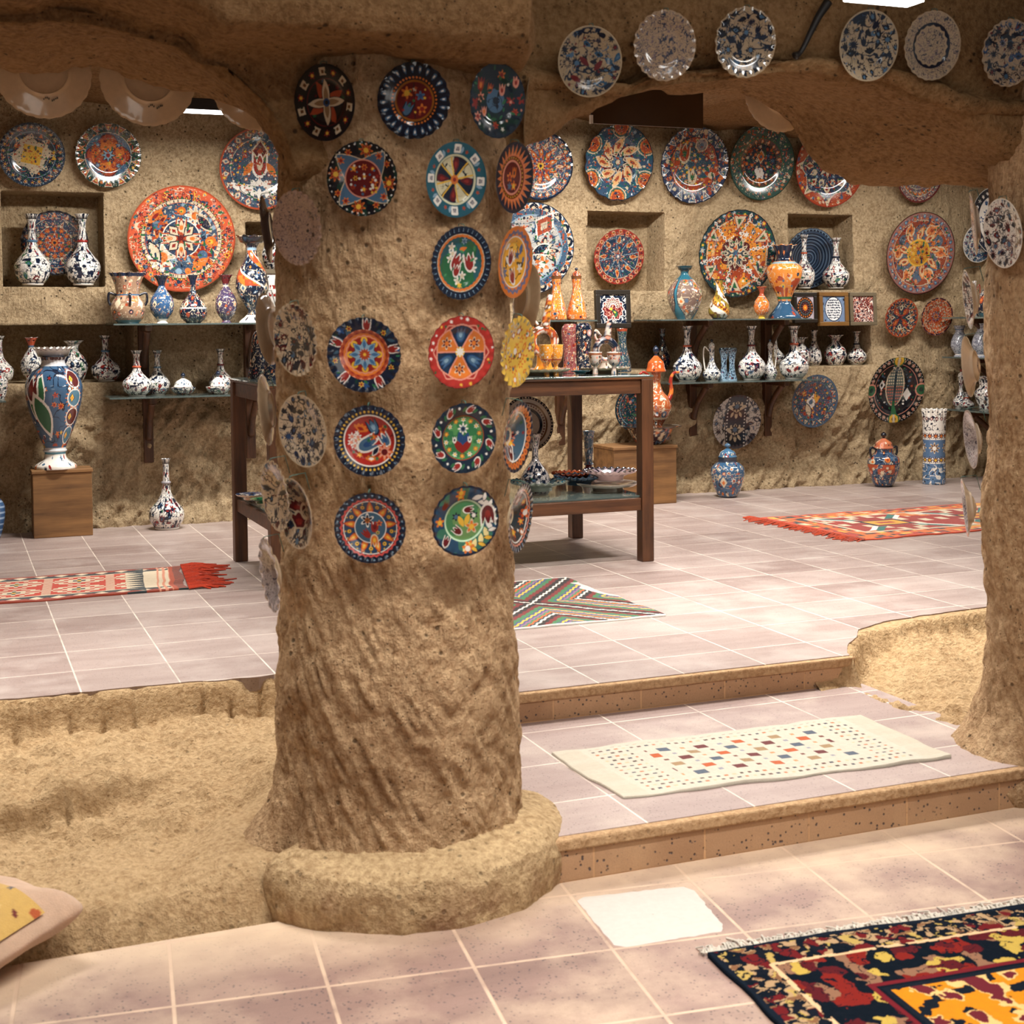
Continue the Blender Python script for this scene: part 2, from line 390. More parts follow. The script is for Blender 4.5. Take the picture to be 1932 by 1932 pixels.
# niches: (px left, px top, px right, px bottom, depth)
rects = []
for (x0, y0, x1, y1, d) in [(5,362,196,540,.30), (465,420,560,512,.22), (1110,400,1253,548,.26), (1490,405,1610,546,.26),
                            (-300,609,252,720,.34), (1162,610,1288,700,.30), (1462,614,1644,694,.32)]:
    a, zt = wp(x0, (y0+y1)/2)[0], wp((x0+x1)/2, y0)[1]; b, zb = wp(x1, (y0+y1)/2)[0], wp((x0+x1)/2, y1)[1]
    rects.append((a, b, zb, zt, d))
RZ = .905
rects[4] = (*rects[4][:2], RZ, 1.262, .42); rects[5] = (*rects[5][:2], RZ, 1.245, .40); rects[6] = (*rects[6][:2], RZ, 1.235, .42)
CX = wp(1836, 500)[0]
xs = lines(-2., CX+.25, .014, [v for r in rects for v in r[:2]]); zs = lines(-.05, 2.75, .014, sorted(set(round(v, 4) for r in rects for v in r[2:4])), .004)
Xg, Zg = np.meshgrid(xs, zs, indexing='ij')
Pn = np.stack([Xg, 0*Xg, Zg], -1)
low = ss(1.0, .6, Zg)
# slanted adze strokes: ridged noise, coarser and deeper on the lower wall
an = -.6+.5*vn(np.stack([Xg*.9, 0*Xg, Zg*.9], -1), 19); ca, sa = math.cos(-.62), math.sin(-.62)
st = np.stack([(Xg*ca+Zg*sa)*24+.8*an, 0*Xg, (-Xg*sa+Zg*ca)*5], -1)
Yg = WY+.03*fbm(Pn*1.3, 3, 5)-low*(.06+.028*fbm(Pn*5, 5, 9, .6))+.012*fbm(Pn*9, 3, 11)+(.004+.026*low)*(np.abs(vn(st, 13))-.25)+(.003+.006*low)*vn(Pn*30, 15)
Yg -= .12*ss(.25, -.02, Zg)*.6
nm = np.zeros_like(Xg)
for (a, b, zb, zt, d) in rects:
    ins = (Xg > a) & (Xg < b) & (Zg > zb) & (Zg < zt)
    Yg = np.where(ins, WY+d+.02*fbm(Pn*6, 3, 21), Yg)
G = np.stack([Xg, Yg, Zg], -1)
wq = gq(len(xs), len(zs)); wb = struct(mk('wall_back', G.reshape(-1, 3), wq, ROCKW))
yy = G.reshape(-1, 3)[:, 1][wq]; wb.data.polygons.foreach_set('use_smooth', (yy.max(1)-yy.min(1)) < .09)
# right wall
ys = np.arange(3.6, 9.6, .04); zz = np.arange(-.05, 2.75, .04)
A, B = np.meshgrid(ys, zz, indexing='ij')
struct(rock_grid('wall_right', np.stack([np.full_like(A, CX+.06), A, B], -1), ROCKW, .05, 2.5, 31, 5, flip=False, amp2=.012))
A, B = np.meshgrid(np.arange(-2.2, 9.7, .08), np.arange(-.3, 2.75, .08), indexing='ij')
struct(rock_grid('wall_left', np.stack([np.full_like(A, -1.75), A, B], -1), ROCKW, .05, 2.5, 37, 5, flip=True))
A, B = np.meshgrid(np.arange(-2.1, CX+.4, .1), np.arange(3.9, 9.8, .1), indexing='ij')
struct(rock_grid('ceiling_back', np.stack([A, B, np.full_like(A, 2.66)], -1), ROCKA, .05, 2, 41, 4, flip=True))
A, B = np.meshgrid(np.arange(-2.1, 5.2, .1), np.arange(-2.6, 3.7, .1), indexing='ij')
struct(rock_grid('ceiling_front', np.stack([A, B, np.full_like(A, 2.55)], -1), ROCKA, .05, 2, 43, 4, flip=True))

# upper floor with its ragged front edge
fx = np.array([-2.1, -.6, .15, .6, 1.08, 1.3, 1.304, 3.125, 3.14, 3.2, 3.33, 3.42, 3.55, 3.8, 4.3, 5.0, CX+.3])
fy = np.array([5.12, 5.10, 5.07, 5.055, 5.04, 5.03, 4.462, 4.462, 4.5, 4.58, 4.73, 4.82, 4.89, 4.94, 4.99, 5.02, 5.05])
X = np.unique(np.concatenate([np.arange(-2.1, CX+.3, .03), fx])); Yf = np.interp(X, fx, fy)
ragged = ((X < 1.14) | (X > 3.15)); Yf = Yf+ragged*.014*fbm(np.stack([X*9, 0*X, 0*X], -1), 3, 3)
mb = MB(); n_ = len(X)
rowsY = [Yf, Yf+.0, Yf*0+9.75]; rowsZ = [-.16, 0, 0]
G = np.stack([np.stack([X, ry, np.full_like(X, rz)], -1) for ry, rz in zip(rowsY, rowsZ)], 1)
mb.add(G.reshape(-1, 3), gq(n_, 3)); struct(mb.build('floor', TILEU))
# landing and lower floor
struct(MB().box((1.15, 3.42, -.4), (3.16, 4.62, -.105)).box((3.15, 3.42, -.4), (4.4, 3.72, -.105)).build('floor_landing', TILEM))
struct(MB().box((-2.1, -2.6, -.6), (5.2, 3.45, -.223)).build('floor_lower', TILEL))
struct(MB().box((1.0, 4.444, -.13), (3.128, 4.47, -.034)).build('trim_1', RISER, bevel=.004))
NOSE = rock_mat('step_nosing', (140, 104, 70), (186, 148, 108), (210, 176, 136), pits=.3, bump=.6)
struct(MB().box((1.0, 4.438, -.036), (3.135, 4.47, -.003)).build('trim_4', NOSE, bevel=.006))
struct(MB().box((1.2, 3.40, -.26), (4.4, 3.43, -.138)).build('trim_2', RISER, bevel=.004))
struct(MB().box((1.2, 3.393, -.14), (4.4, 3.43, -.107)).build('trim_5', NOSE, bevel=.006))

# dug earth left of the pillar
A, B = np.meshgrid(np.arange(-1.9, 1.34, .0125), np.arange(3.36, 5.16, .0125), indexing='ij')
P = np.stack([A, B, 0*A], -1)
edge = np.interp(A, fx, fy)+.012*fbm(P*9, 3, 3)
lump = fbm(P*5, 5, 61, .6)
z = -.125+0*A
z = z+.125*ss(-.055, -.008, B-edge+.01*(1+vn(P*9, 4))*ss(.01, .06, edge-B))
led = 4.40+.05*vn(P*np.array([4, 0, 0]), 77)+.05*A
sharp = ss(.75, .35, A)
z = z-.095*(sharp*ss(.03, -.03, B-led)+(1-sharp)*ss(.35, -.25, B-led-.05*lump))
fb = .5*ss(.74, .95, A)
z = z+.07*ss(4.1, 3.66, B-fb+.05*lump)-.125*ss(3.56, 3.45, B-fb+.02*lump)+.03*(1-sharp)*np.exp(-((B-4.35-.06*lump)/.09)**2)
z = z+(.016+.016*ss(3.7, 4.0, B))*lump+.010*np.abs(vn(P*26, 8))+.005*vn(P*60, 9)
# vertical cracks in the two cut edges
ck = (hsh(np.floor(A*7).astype(int), np.zeros(A.shape, int), np.zeros(A.shape, int), 5)*.8+.1)/7+np.floor(A*7)/7
crack = np.exp(-((A-ck-.1*(B-edge))/.009)**2)
z = z-.05*crack*np.exp(-((B-edge+.055)/.03)**2)-.04*crack*sharp*np.exp(-((B-led)/.04)**2)
dist = np.hypot(A-1.127, B-3.68); z = z+(-.1-z)*ss(.66, .44, dist+.03*lump)*ss(3.44, 3.6, B)*(A < 1.15)
z = np.minimum(z, -.004)
struct(mk('floor_earth', np.stack([A, B, z], -1).reshape(-1, 3), gq(*A.shape), DIRT))
# dug earth right of the landing
A, B = np.meshgrid(np.arange(2.96, 4.9, .0125), np.arange(3.55, 5.12, .0125), indexing='ij')
P = np.stack([A, B, 0*A], -1); lump = fbm(P*5+9, 5, 67, .6)
edge = np.interp(A, fx, fy)
z = -.118+0*A+.125*ss(-.11, -.01, B-edge+.03*vn(P*7, 14)*ss(.01, .08, edge-B))+.022*lump+.009*np.abs(vn(P*26, 8))+.005*vn(P*60, 9)
z = z+.05*ss(.0, .6, B-4.1)*ss(3.2, 3.6, A)
lx = 3.07+.03*fbm(P*np.array([0, 5, 0]), 3, 15)+.05*ss(3.75, 3.6, B)
z = z-.09*ss(lx+.02, lx-.02, A)
ck = (hsh(np.floor(A*6).astype(int), np.zeros(A.shape, int), np.zeros(A.shape, int), 25)*.8+.1)/6+np.floor(A*6)/6
z = z-.05*np.exp(-((A-ck)/.01)**2)*np.exp(-((B-edge+.05)/.05)**2)
z = np.minimum(z-.004, -.005)
struct(mk('floor_earth_pit', np.stack([A, B, z], -1).reshape(-1, 3), gq(*A.shape), DIRT))

# pillars
PC = np.array([1.127, 3.68]); PR = .318
def pillar(name, c, R, z0, z1, seed, mat, root=None, taper=.0):
    zv = np.arange(z0, z1, .008); tv = np.linspace(0, 2*np.pi, 400, endpoint=False)
    T, Z = np.meshgrid(tv, zv, indexing='ij')
    r = R-taper*ss(.2, 1.2, Z)+.012*ss(.12, -.1, Z)
    if root is not None: r = r+.20*np.exp(-np.clip(Z+.17, 0, 9)/.085)*np.clip(np.cos(T-root), 0, 1)**3
    r = r-.02*np.exp(-((T-np.radians(200))/.09)**2)*ss(.5, .0, Z)
    G = np.stack([c[0]+r*np.cos(T), c[1]+r*np.sin(T), Z], -1)
    q = np.stack([T*R*38+Z*20, 0*T, Z*8-T*R*5], -1)
    wrapw = np.minimum(T, 2*np.pi-T); wrapw = np.clip(wrapw/.3, 0, 1)
    d = .014*fbm(G*3.2, 4, seed)+.003*vn(G*22, seed+3)+.013*(np.abs(vn(q, seed+5))-.3)*wrapw*(.5+.5*ss(.9, .4, Z))+.003*vn(G*50, seed+7)
    n = np.stack([np.cos(T), np.sin(T), 0*T], -1)
    G = G+n*d[..., None]
    return struct(mk(name, G.reshape(-1, 3), gq(*T.shape, True), mat))
pillar('pillar', PC, PR, -.25, 2.15, 71, ROCKP, root=math.radians(168), taper=.012)
PC2 = np.array([3.385, 3.52])
pillar('pillar_right', PC2, .33, -.25, 2.0, 87, ROCKP, root=math.radians(160))
# worn curb round the foot of the pillar
prof = np.array([(.29,-.045),(.33,-.062),(.38,-.074),(.415,-.084),(.437,-.1),(.448,-.13),(.45,-.18),(.445,-.25)])
tt = np.linspace(0, 1, 40); pr = np.stack([np.interp(tt*7, range(8), prof[:, k]) for k in (0, 1)], -1)
T = np.radians(np.linspace(203, 368, 260))
sq = 1+.0*T
G = np.stack([PC[0]+pr[None, :, 0]*np.cos(T)[:, None], PC[1]+pr[None, :, 0]*np.sin(T)[:, None]*.98, np.repeat(pr[None, :, 1], len(T), 0)], -1)
struct(rock_grid('trim_3', G, CURB, .011, 5, 91, 4, amp2=.004, flip=True))

# arcade: rock beam on the pillars, cut into two arches
YF, YB = 3.5, 4.15
def edge_pts(pts, Y): a = np.array([at(x, y, 1, Y) for x, y in pts]); return a[:, 0], a[:, 2]
fxs, fzs = edge_pts([(-420,130),(-200,70),(0,43),(174,52),(261,66),(348,96),(406,128),(493,205),(540,275),(556,340)], YF)
gxs, gzs = edge_pts([(985,300),(1000,262),(1060,238),(1130,200),(1190,172),(1250,158),(1330,150),(1400,142),(1530,128),(1600,145),(1700,156),(1780,192),(1860,240),(1932,292),(2010,360)], YF)
bxs, bzs = edge_pts([(-420,200),(-200,150),(0,138),(174,137),(200,146),(362,174),(464,215),(507,250),(540,300),(552,345)], YB)
hx, hz = edge_pts([(1380,165),(1405,192),(1430,212),(1500,270),(1530,305),(1560,330),(1600,346),(1640,351),(1760,358),(1900,356),(2000,358)], YB)
AX = np.arange(-1.8, 4.6, .016)
zf = np.interp(AX, np.concatenate([fxs, gxs]), np.concatenate([fzs, gzs]))
zfr = np.interp(AX, gxs, gzs)
lx_ = np.concatenate([bxs, [1.5, 1.6, 1.8], hx]); lz_ = np.concatenate([bzs, [1.72, 1.85, 1.98], hz])
zb = np.interp(AX, lx_, lz_)
zf = zf+.012*fbm(np.stack([AX*6, 0*AX, 0*AX], -1), 3, 5); zb = zb+.016*fbm(np.stack([AX*7, 0*AX+5, 0*AX], -1), 3, 6)
led_x = at(1046, 75, 1, 3.16)[0]
over = ss(led_x+.03, led_x-.05, AX)
zl = np.maximum(1.902+.012*fbm(np.stack([AX*4, 0*AX, 0*AX], -1), 2, 8), zf+.03)
cols = []
for i, x in enumerate(AX):
    yo = YF-.34*over[i]
    pts = [(yo, 2.6), (yo, zl[i]+.06), (yo+.02, zl[i]+.015), (yo+.05, zl[i]), (YF-.03, zl[i]-.004), (YF, zl[i]-.03), (YF, max(zf[i]+.03, zf[i])), (YF+.03, zf[i]), (YF+.3, (zf[i]+zb[i])/2+.01), (YB-.03, zb[i]), (YB, zb[i]+.03), (YB, 2.75)]
    reps = [14, 3, 2, 8, 3, 20, 3, 18, 18, 3, 22]
    q = []
    for (a, b), m_ in zip(zip(pts[:-1], pts[1:]), reps):
        for k in range(m_): f = k/m_; q.append((a[0]+(b[0]-a[0])*f, a[1]+(b[1]-a[1])*f))
    q.append(pts[-1]); q = np.array(q); cols.append(np.stack([np.full(len(q), x), q[:, 0], q[:, 1]], -1))
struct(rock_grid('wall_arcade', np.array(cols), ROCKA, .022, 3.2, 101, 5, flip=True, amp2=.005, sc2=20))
# ------------------------------------------------------------------ plates
def plate(name, label, group, P, n, R, paint, res, deep=.10, sc_n=24, sa=.012, back=CR, rot=0., flatr=.6, seed=1, hook=False, cat='plate', th=.035, rim=None, fine=False, ripple=1., dim=.85):
    n = np.array(n, float); n /= np.linalg.norm(n)
    v = np.array([0, 0, 1.])-n[2]*n; v /= np.linalg.norm(v); u = np.cross(v, n)
    nr = max(24, int(res*1.0)); na = max(96, int(res*4.6))
    r = np.linspace(.003, 1, nr); t = np.linspace(0, 2*np.pi, na, endpoint=False)
    T, RR = np.meshgrid(t, r, indexing='ij')
    def prof(q): return deep*(ss(flatr-.12, 1.0, q)*.75+.25*ss(flatr-.1, flatr+.08, q))
    def place(T, RR, zoff):
        s = 1+(sa*np.abs(np.sin(T*sc_n/2))-sa*.5)*ss(.75, 1, RR) if sc_n else 1
        x = RR*s*np.sin(T)*R; y = RR*s*np.cos(T)*R; z = (prof(RR)+zoff)*R
        if sc_n: z = z+R*sa*.6*ripple*np.cos(T*sc_n)*ss(.8, 1, RR)
        return P+x[..., None]*u+y[..., None]*v+z[..., None]*n
    G1 = place(T, RR, 0)
    c = Cv((RR*np.sin(T+rot)).ravel(), (RR*np.cos(T+rot)).ravel(), seed=seed); paint(c)
    if fine:
        c.vine(14, .022, NV, 91, 0, .95, 1.2); c.vine(19, .02, CR, 92, 0, .95, 1.); c.blot(19, .74, RU, 93, 0, .93); c.blot(17, .74, (40, 60, 84), 94, 0, .93); c.blot(16, .78, GR, 95, 0, .93)
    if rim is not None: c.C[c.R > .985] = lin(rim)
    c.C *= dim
    rb = np.array([1.0, .985, .9, .75, .6, .53, .52, .5, .49, .48, .3, .003]); ft = np.array([0, -.5, -1, -1, -1, -1.05, -2.2, -2.2, -1.3, -1, -1, -1])*th
    Tb, Rb = np.meshgrid(t[::max(1, na//120)], rb, indexing='ij'); Fb = np.repeat(ft[None], len(Tb), 0)
    G2 = place(Tb, Rb, Fb); nb = Tb.shape[0]
    V = np.concatenate([G1.reshape(-1, 3), G2.reshape(-1, 3)])
    C = np.concatenate([c.C, np.repeat(lin(back)[None], nb*len(rb), 0)])
    Q = np.concatenate([gq(na, nr, True)[:, ::-1] if True else 0, gq(nb, len(rb), True)[:, ::-1]+na*nr])
    o = mk(name, V, Q, CER, None, C)
    tag(o, label, cat, group)
    if hook:
        top = P+v*R*.99+n*(deep*R); bk = P+v*R*.55-n*.02
        pth = [top+n*.003, top+v*.005, top+v*.006-n*.008, P+v*R*1.06-n*.012, bk]
        MB().tube(pth, .0012, 5).build('wire_hook', WIRE, o, True)
    return o
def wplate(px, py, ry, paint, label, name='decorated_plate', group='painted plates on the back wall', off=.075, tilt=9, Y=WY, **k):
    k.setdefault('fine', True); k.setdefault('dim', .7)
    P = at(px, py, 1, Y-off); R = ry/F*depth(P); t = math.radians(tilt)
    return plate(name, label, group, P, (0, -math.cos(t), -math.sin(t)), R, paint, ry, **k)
def pplate(px, py, rx, ry, side, paint, label, name='decorated_plate', c=PC, Rp=PR, group='painted plates on the pillar', tilt=6, out=.035, yaw=None, **k):
    d = ray(px, py); dh = d[:2]/np.linalg.norm(d[:2])
    al = math.acos(min(1, rx/ry))*side if yaw is None else math.radians(yaw)   # side -1 faces left, +1 right
    b = -dh; ca, sa = math.cos(al), math.sin(al)
    nh = np.array([b[0]*ca-b[1]*sa, b[0]*sa+b[1]*ca])
    C = np.array([c[0]+nh[0]*(Rp+out), c[1]+nh[1]*(Rp+out)])
    t = (C @ dh)/(d[:2] @ dh); P = O+d*t
    q = P[:2]-c; rr = np.linalg.norm(q)
    if rr < Rp+out*.6: P[:2] = c+q/rr*(Rp+out*.6)
    ti = math.radians(tilt)
    dp = k.get('deep', .1)
    if dp > .2 and c is PC: P = P-np.array([*nh, 0])*dp*.75*ry/F*depth(P)-d/np.linalg.norm(d)*.035
    return plate(name, label, group, P, (nh[0]*math.cos(ti), nh[1]*math.cos(ti), -math.sin(ti)), ry/F*depth(P), paint, ry*1.25, hook=True, **k)

# --- pattern families -------------------------------------------------------------------------------------------------
FL = ('fl5', 'fl6', 'fl8'); 
def iznik(seed, pal=(NV, BL, NV), n=26, size=.13, base=CR, line=NV, acc=RD, ring=True):
    def f(c):
        c.rd.seed(seed); c.fill(base); c.vine(4.4, .1, line, seed); c.vine(9, .06, line, seed+9); c.vine(7, .035, SL, seed+19)
        c.scat(0, .92, int(n*1.5), size*1.0, pal, ('fl8', 'carn', 'tul', 'fl12', 'pet'), co=None, c2=[SL, acc, base, line, line])
        c.scat(0, .92, n*2, size*.34, [acc, line, line], ('leaf', 'leaf', 'fl5'))
        if ring: c.ring(.955, 1.1, base)
    return f
def specks(seed, base=(206, 184, 172), dark=(70, 62, 76), f_=16, t=.13, ring=None):
    def f(c):
        c.fill(base); c.vine(f_, t, dark, seed, warp=1.5); c.vine(f_*1.8, t*.8, (120, 104, 110), seed+5, warp=1.)
        if ring:
            c.ring(ring[0], ring[1], NV)
            c.wring(ring[0], .03, .02, 16, base)
        c.ring(.95, 1.1, base)
    return f
def lace(seed, base, rim, bands, pal, centre, nfold=8, dots=YE):
    """dense mosaic mandala: rings of small motifs round a star"""
    def f(c):
        c.rd.seed(seed); c.fill(base); c.scat(.3, .97, 130, .045, pal, ('fl5', 'dot', 'leaf', 'fl6'), c2=pal); c.vine(9, .05, CR, seed, .35, .96)
        c.ring(.94, 1.1, rim); c.ring(.76, .775, CR); c.ring(.5, .512, CR)
        for i, (r, k, s, n, c1, c2, co) in enumerate(bands): c.rep(n, r, k, s, c1, c2, co, ph=.5*(i % 2))
        c.ring(0, .3, centre); c.star(nfold, .3, .14, CR, None); c.star(nfold, .26, .11, RD); c.ring(0, .1, dots); c.rep(nfold, .2, 'dot', .035, BL); c.ring(0, .05, NV)
    return f

# --- plates on the front pillar -----------------------------------------------------------------------------------------
def q(c):
    c.fill(BK); c.ring(.6, .63, DR); c.rep(7, .8, 'sq', .125, CR, BR, None); c.rep(7, .8, 'fl6', .1, RD, YE, ph=.5); c.rep(14, .78, 'leaf', .05, DG, ph=.25)
    c.scat(.1, .58, 16, .07, [RU, SL, DR, GR], FL); c.star(4, .62, .2, RU, None, .45); c.star(4, .6, .15, CR, NV, 0); c.star(4, .42, .09, (150, 120, 90), None, 0); c.ring(0, .11, BL); c.ring(0, .05, BK)
pplate(622,195,57,72,-1,q,'black plate with cream squares on rim and cream star centre, upper left of pillar', sc_n=0, rim=BK)
def q(c):
    c.fill(NV); c.rep(24, .82, 'pet', .1, SL, WH, None, flip=True); c.ring(.92, .95, BK); c.ring(0, .66, BK); c.rep(40, .61, 'dot', .03, OR); c.ring(0, .55, (150, 90, 30)); c.ring(0, .49, DR)
    c.spokes(1, 0, .48, .012, BK, 0); c.spokes(1, 0, .48, .012, BK, math.pi)
    c.m(-.2,.22,.17,'fl6',OR,YE); c.m(.17,.12,.13,'fl5',SL,BL); c.m(-.2,-.2,.18,'tul',SL,None,NV,.5); c.m(.2,-.22,.14,'fl5',OR,RD); c.m(.02,.3,.06,'fl5',CR); c.scat(0,.45,14,.05,[RU,GR,YE,RD],FL)
pplate(782,190,68,71,-1,q,'navy scalloped plate with orange-red flower centre at top of pillar, wavy blue rim', sc_n=20, sa=.03, rim=BK)
def q(c):
    c.fill((30, 44, 58)); c.blot(4, .25, DG, 3); c.ring(.1, .32, SL); c.vine(7, .1, NV, 5, 0, .4); c.scat(.35, .9, 13, .17, [OR, RD, RU, PK], ('fl5', 'tul', 'fl6'), c2=[RD, OR]); c.scat(.3, .92, 22, .1, [GR, DG], ('leaf',)); c.scat(.5,.9,10,.06,[WH,PK],FL); c.ring(.95, 1.1, NV)
pplate(935,190,52,70,1,q,'navy plate with slate centre and scattered orange and red flowers, top right of pillar', sc_n=24, rim=BK)
def q(c):
    c.fill(BK); c.blot(5, .1, DG, 8); c.star(4, .95, .5, SL, CR, .8, .03); c.rep(4, .77, 'fl8', .16, RD, YE, OR, .12); c.rep(4, .77, 'fl6', .11, OR, RD, None, .45); c.rep(4, .8, 'fl6', .1, OR, RD, None, .7); c.rep(36, .93, 'dot', .022, WH)
    c.ring(0, .52, PK); c.ring(0, .485, DR); c.scat(0, .42, 14, .11, [OR, RU, YE, DR], FL, c2=[YE, RD]); c.scat(0, .44, 20, .035, [WH, SL], ('dot',))
pplate(685,337,66,70,-1,q,'dark green plate with big orange-yellow flowers round a dark red disc on pillar', sc_n=32, sa=.016, rim=BK)
def q(c):
    c.fill(TE); c.rep(16, .8, 'fl5', .06, RU, None, None); c.rep(8, .8, 'leaf', .1, LB, ph=.25); c.rep(8, .82, 'sq', .14, WH, NV); c.rep(8, .82, 'dot', .05, GY); c.ring(.62, .67, (214, 214, 180)); c.ring(0, .62, NV)
    c.sector(4, .08, .6, (214, 206, 170), .44, .8); c.vine(9, .09, NV, 4, .1, .5); c.spokes(4, .05, .62, .02, YE, .08+.8); c.spokes(4, .05, .62, .02, YE, -.55+.8); c.rep(4, .38, 'pet', .2, DR, RD, None, 0.03, True); c.ring(0, .12, OR); c.ring(0, .05, RD)
pplate(852,340,57,71,1,q,'teal plate with white squares and a red and cream cross, second row of pillar', sc_n=0, rim=TE)
def q(c):
    c.fill(NV); c.rep(26, .76, 'spk', .17, (226, 130, 84), OR, None); c.ring(0, .64, (226, 130, 84)); c.ring(.5, .6, (120, 60, 24)); c.rep(30, .55, 'dot', .02, YE); c.ring(.44, .48, PK); c.ring(0, .44, DR); c.m(.1,.15,.16,'tul',OR,NV); c.m(-.12,0,.15,'fl5',OR,RD); c.m(.12,-.22,.15,'fl5',OR,YE); c.m(-.1,-.25,.12,'fl5',SL)
pplate(966,335,35,67,1,q,'navy plate with orange sunburst spikes, right edge of pillar', sc_n=0, rim=NV)
pplate(568,430,45,70,-1,specks(3, (190,158,140), (60,50,54), 11, .1),'pinkish speckled plate with fine dark curls, left side of pillar', sc_n=26, sa=.03, back=(150,130,118))
pplate(527,432,12,64,-1,specks(6),'speckled plate seen edge on, behind the pinkish plate of the pillar', yaw=-97, sc_n=26, back=(120,104,96), out=.02)
def q(c):
    c.fill(NV); c.spokes(36, .86, .96, .014, LB); c.ring(.77, .8, CR); c.wring(.74, .035, .012, 30, OR); c.ring(0, .7, (44, 92, 100)); c.blot(3, .15, GR, 12, 0, .68)
    for a in ((-.25,.25),(-.3,.42),(-.32,.1),(-.15,-.1),(.1,-.35),(-.05,-.5),(.45,.1),(.45,-.15),(.1,.1)): c.m(a[0],a[1],.13,'fl5',WH,CR)
    c.m(-.12,.02,.22,'tul',RD,None,WH,.5); c.m(-.1,-.22,.15,'tul',RD,None,WH,.2); c.m(.32,.02,.22,'tul',RD,None,WH,-.2); c.m(.1,.38,.13,'pet',OR,None,None,1.2); c.m(.1,.6,.1,'fl6',LB,SL); c.scat(0,.66,14,.08,[GR,(70,140,90)],('leaf',)); c.m(0,-.62,.09,'fl6',YE)
pplate(866,496,56,69,1,q,'navy plate with teal field, white blossoms and red tulips, third row of pillar', sc_n=36, sa=.016, rim=NV)
def q(c):
    c.fill(OR); c.wring(.82, .05, .03, 22, (110,110,140)); c.ring(.68, .72, WH); c.ring(0, .68, (236,170,50)); c.vine(4, .14, (90,70,30), 3, 0, .6); c.scat(0, .6, 9, .15, [YE, WH, (90,110,150)], ('fl5','leaf')); c.m(-.12,.12,.2,'tul',RD,DR,WH,.2); c.m(.05,-.4,.2,'tul',RD,None,WH,-.3); c.m(.25,.2,.14,'fl5',SL,BL)
pplate(967,494,32,68,1,q,'bright orange plate with white-ringed yellow centre and red tulips on pillar', sc_n=0, rim=OR)
pplate(577,640,40,69,-1,iznik(11,(NV,DR,NV),20,.17,(226,204,174),NV,DR),'cream and navy plate with dark red tulips, left side of pillar', sc_n=28, sa=.03, rim=CR)
pplate(529,620,20,68,-1,specks(4),'plate turned away showing its plain cream back, left of red tulip plate', yaw=-108, sc_n=20, back=(206,182,150), out=.05)
def q(c):
    c.fill(NV); c.scat(.7, .93, 14, .12, [SL, BL, (60,90,110)], ('leaf','fl5','pet')); c.rep(5, .8, 'tul', .15, RD, None, WH, .1); c.rep(5, .8, 'fl6', .08, YE, RD, None, .6); c.scat(.7,.92,12,.07,[GR,DG],('leaf',))
    c.ring(0, .67, (236,150,120)); c.ring(0, .645, OR); c.rep(20, .58, 'arc', .1, RU, RD, None); c.wring(.5, .016, .012, 20, PK); c.ring(0, .47, RD); c.rep(8, .39, 'dot', .09, YE, OR); c.star(8, .42, .27, LB, NV, 0, .02); c.rep(8, .27, 'leaf', .11, (70,110,150)); c.ring(0, .17, (150,180,200)); c.rep(12, .12, 'pet', .06, RU); c.ring(0, .1, RU); c.ring(0,.04,YE)
pplate(688,669,69,71,-1,q,'navy plate with bright orange mandala and pale blue star in the centre', sc_n=30, sa=.025, rim=NV)
def q(c):
    c.fill((178,52,44)); c.scat(.86,.95,18,.05,[YE,GR,WH],FL); c.star(6, .86, .72, PK, None, .52); c.star(6,.82,.68,(160,44,40),None,.52)
    for i in range(6):
        a = i*math.pi/3+.0; o_ = i % 2 == 0
        c.m(.5*math.sin(a),.5*math.cos(a),.3,'fl5',NV if o_ else OR)
    c.sector(6,.12,.72,NV,.5,math.pi/6); c.sector(3,.12,.72,OR,.5,math.pi/3+.52); c.sector(3,.12,.72,(30,48,72),.5,.52); c.spokes(6,.1,.74,.02,PK,math.pi/6); c.wring(.74,.02,.02,6,PK)
    c.rep(3,.48,'fl6',.14,DR,OR,CR,.5); c.rep(3,.48,'tul',.17,SL,LB,BL,0); c.ring(0,.14,YE); c.rep(8,.09,'pet',.06,WH); c.ring(0,.09,WH)
pplate(868,664,62,69,1,q,'red-rimmed plate with six navy and orange petals and a white daisy centre', sc_n=24, sa=.016, rim=DR)
def q(c):
    c.fill((232,190,80)); c.spokes(24,.85,.97,.02,(130,130,120)); c.scat(0,.8,26,.15,[OR,RU,(236,150,60),CR],('fl5','fl6','leaf'),c2=[YE,WH]); c.scat(0,.8,14,.07,[SL,GY,GR],('leaf','fl5')); c.ring(0,.1,WH)
pplate(972,663,31,67,1,q,'scalloped yellow plate crowded with orange flowers, right side of pillar', sc_n=22, sa=.04, rim=YE)
pplate(585,811,45,70,-1,iznik(17,(NV,(30,50,84),NV),26,.14,(226,204,176),NV,BL),'cream plate with dark blue carnations and stems, left side of pillar', sc_n=0, rim=CR)
pplate(531,772,22,68,-1,iznik(18),'half-turned plate showing its plain cream back, beside blue carnation plate', yaw=-100, sc_n=20, back=(206,184,154), out=.04)
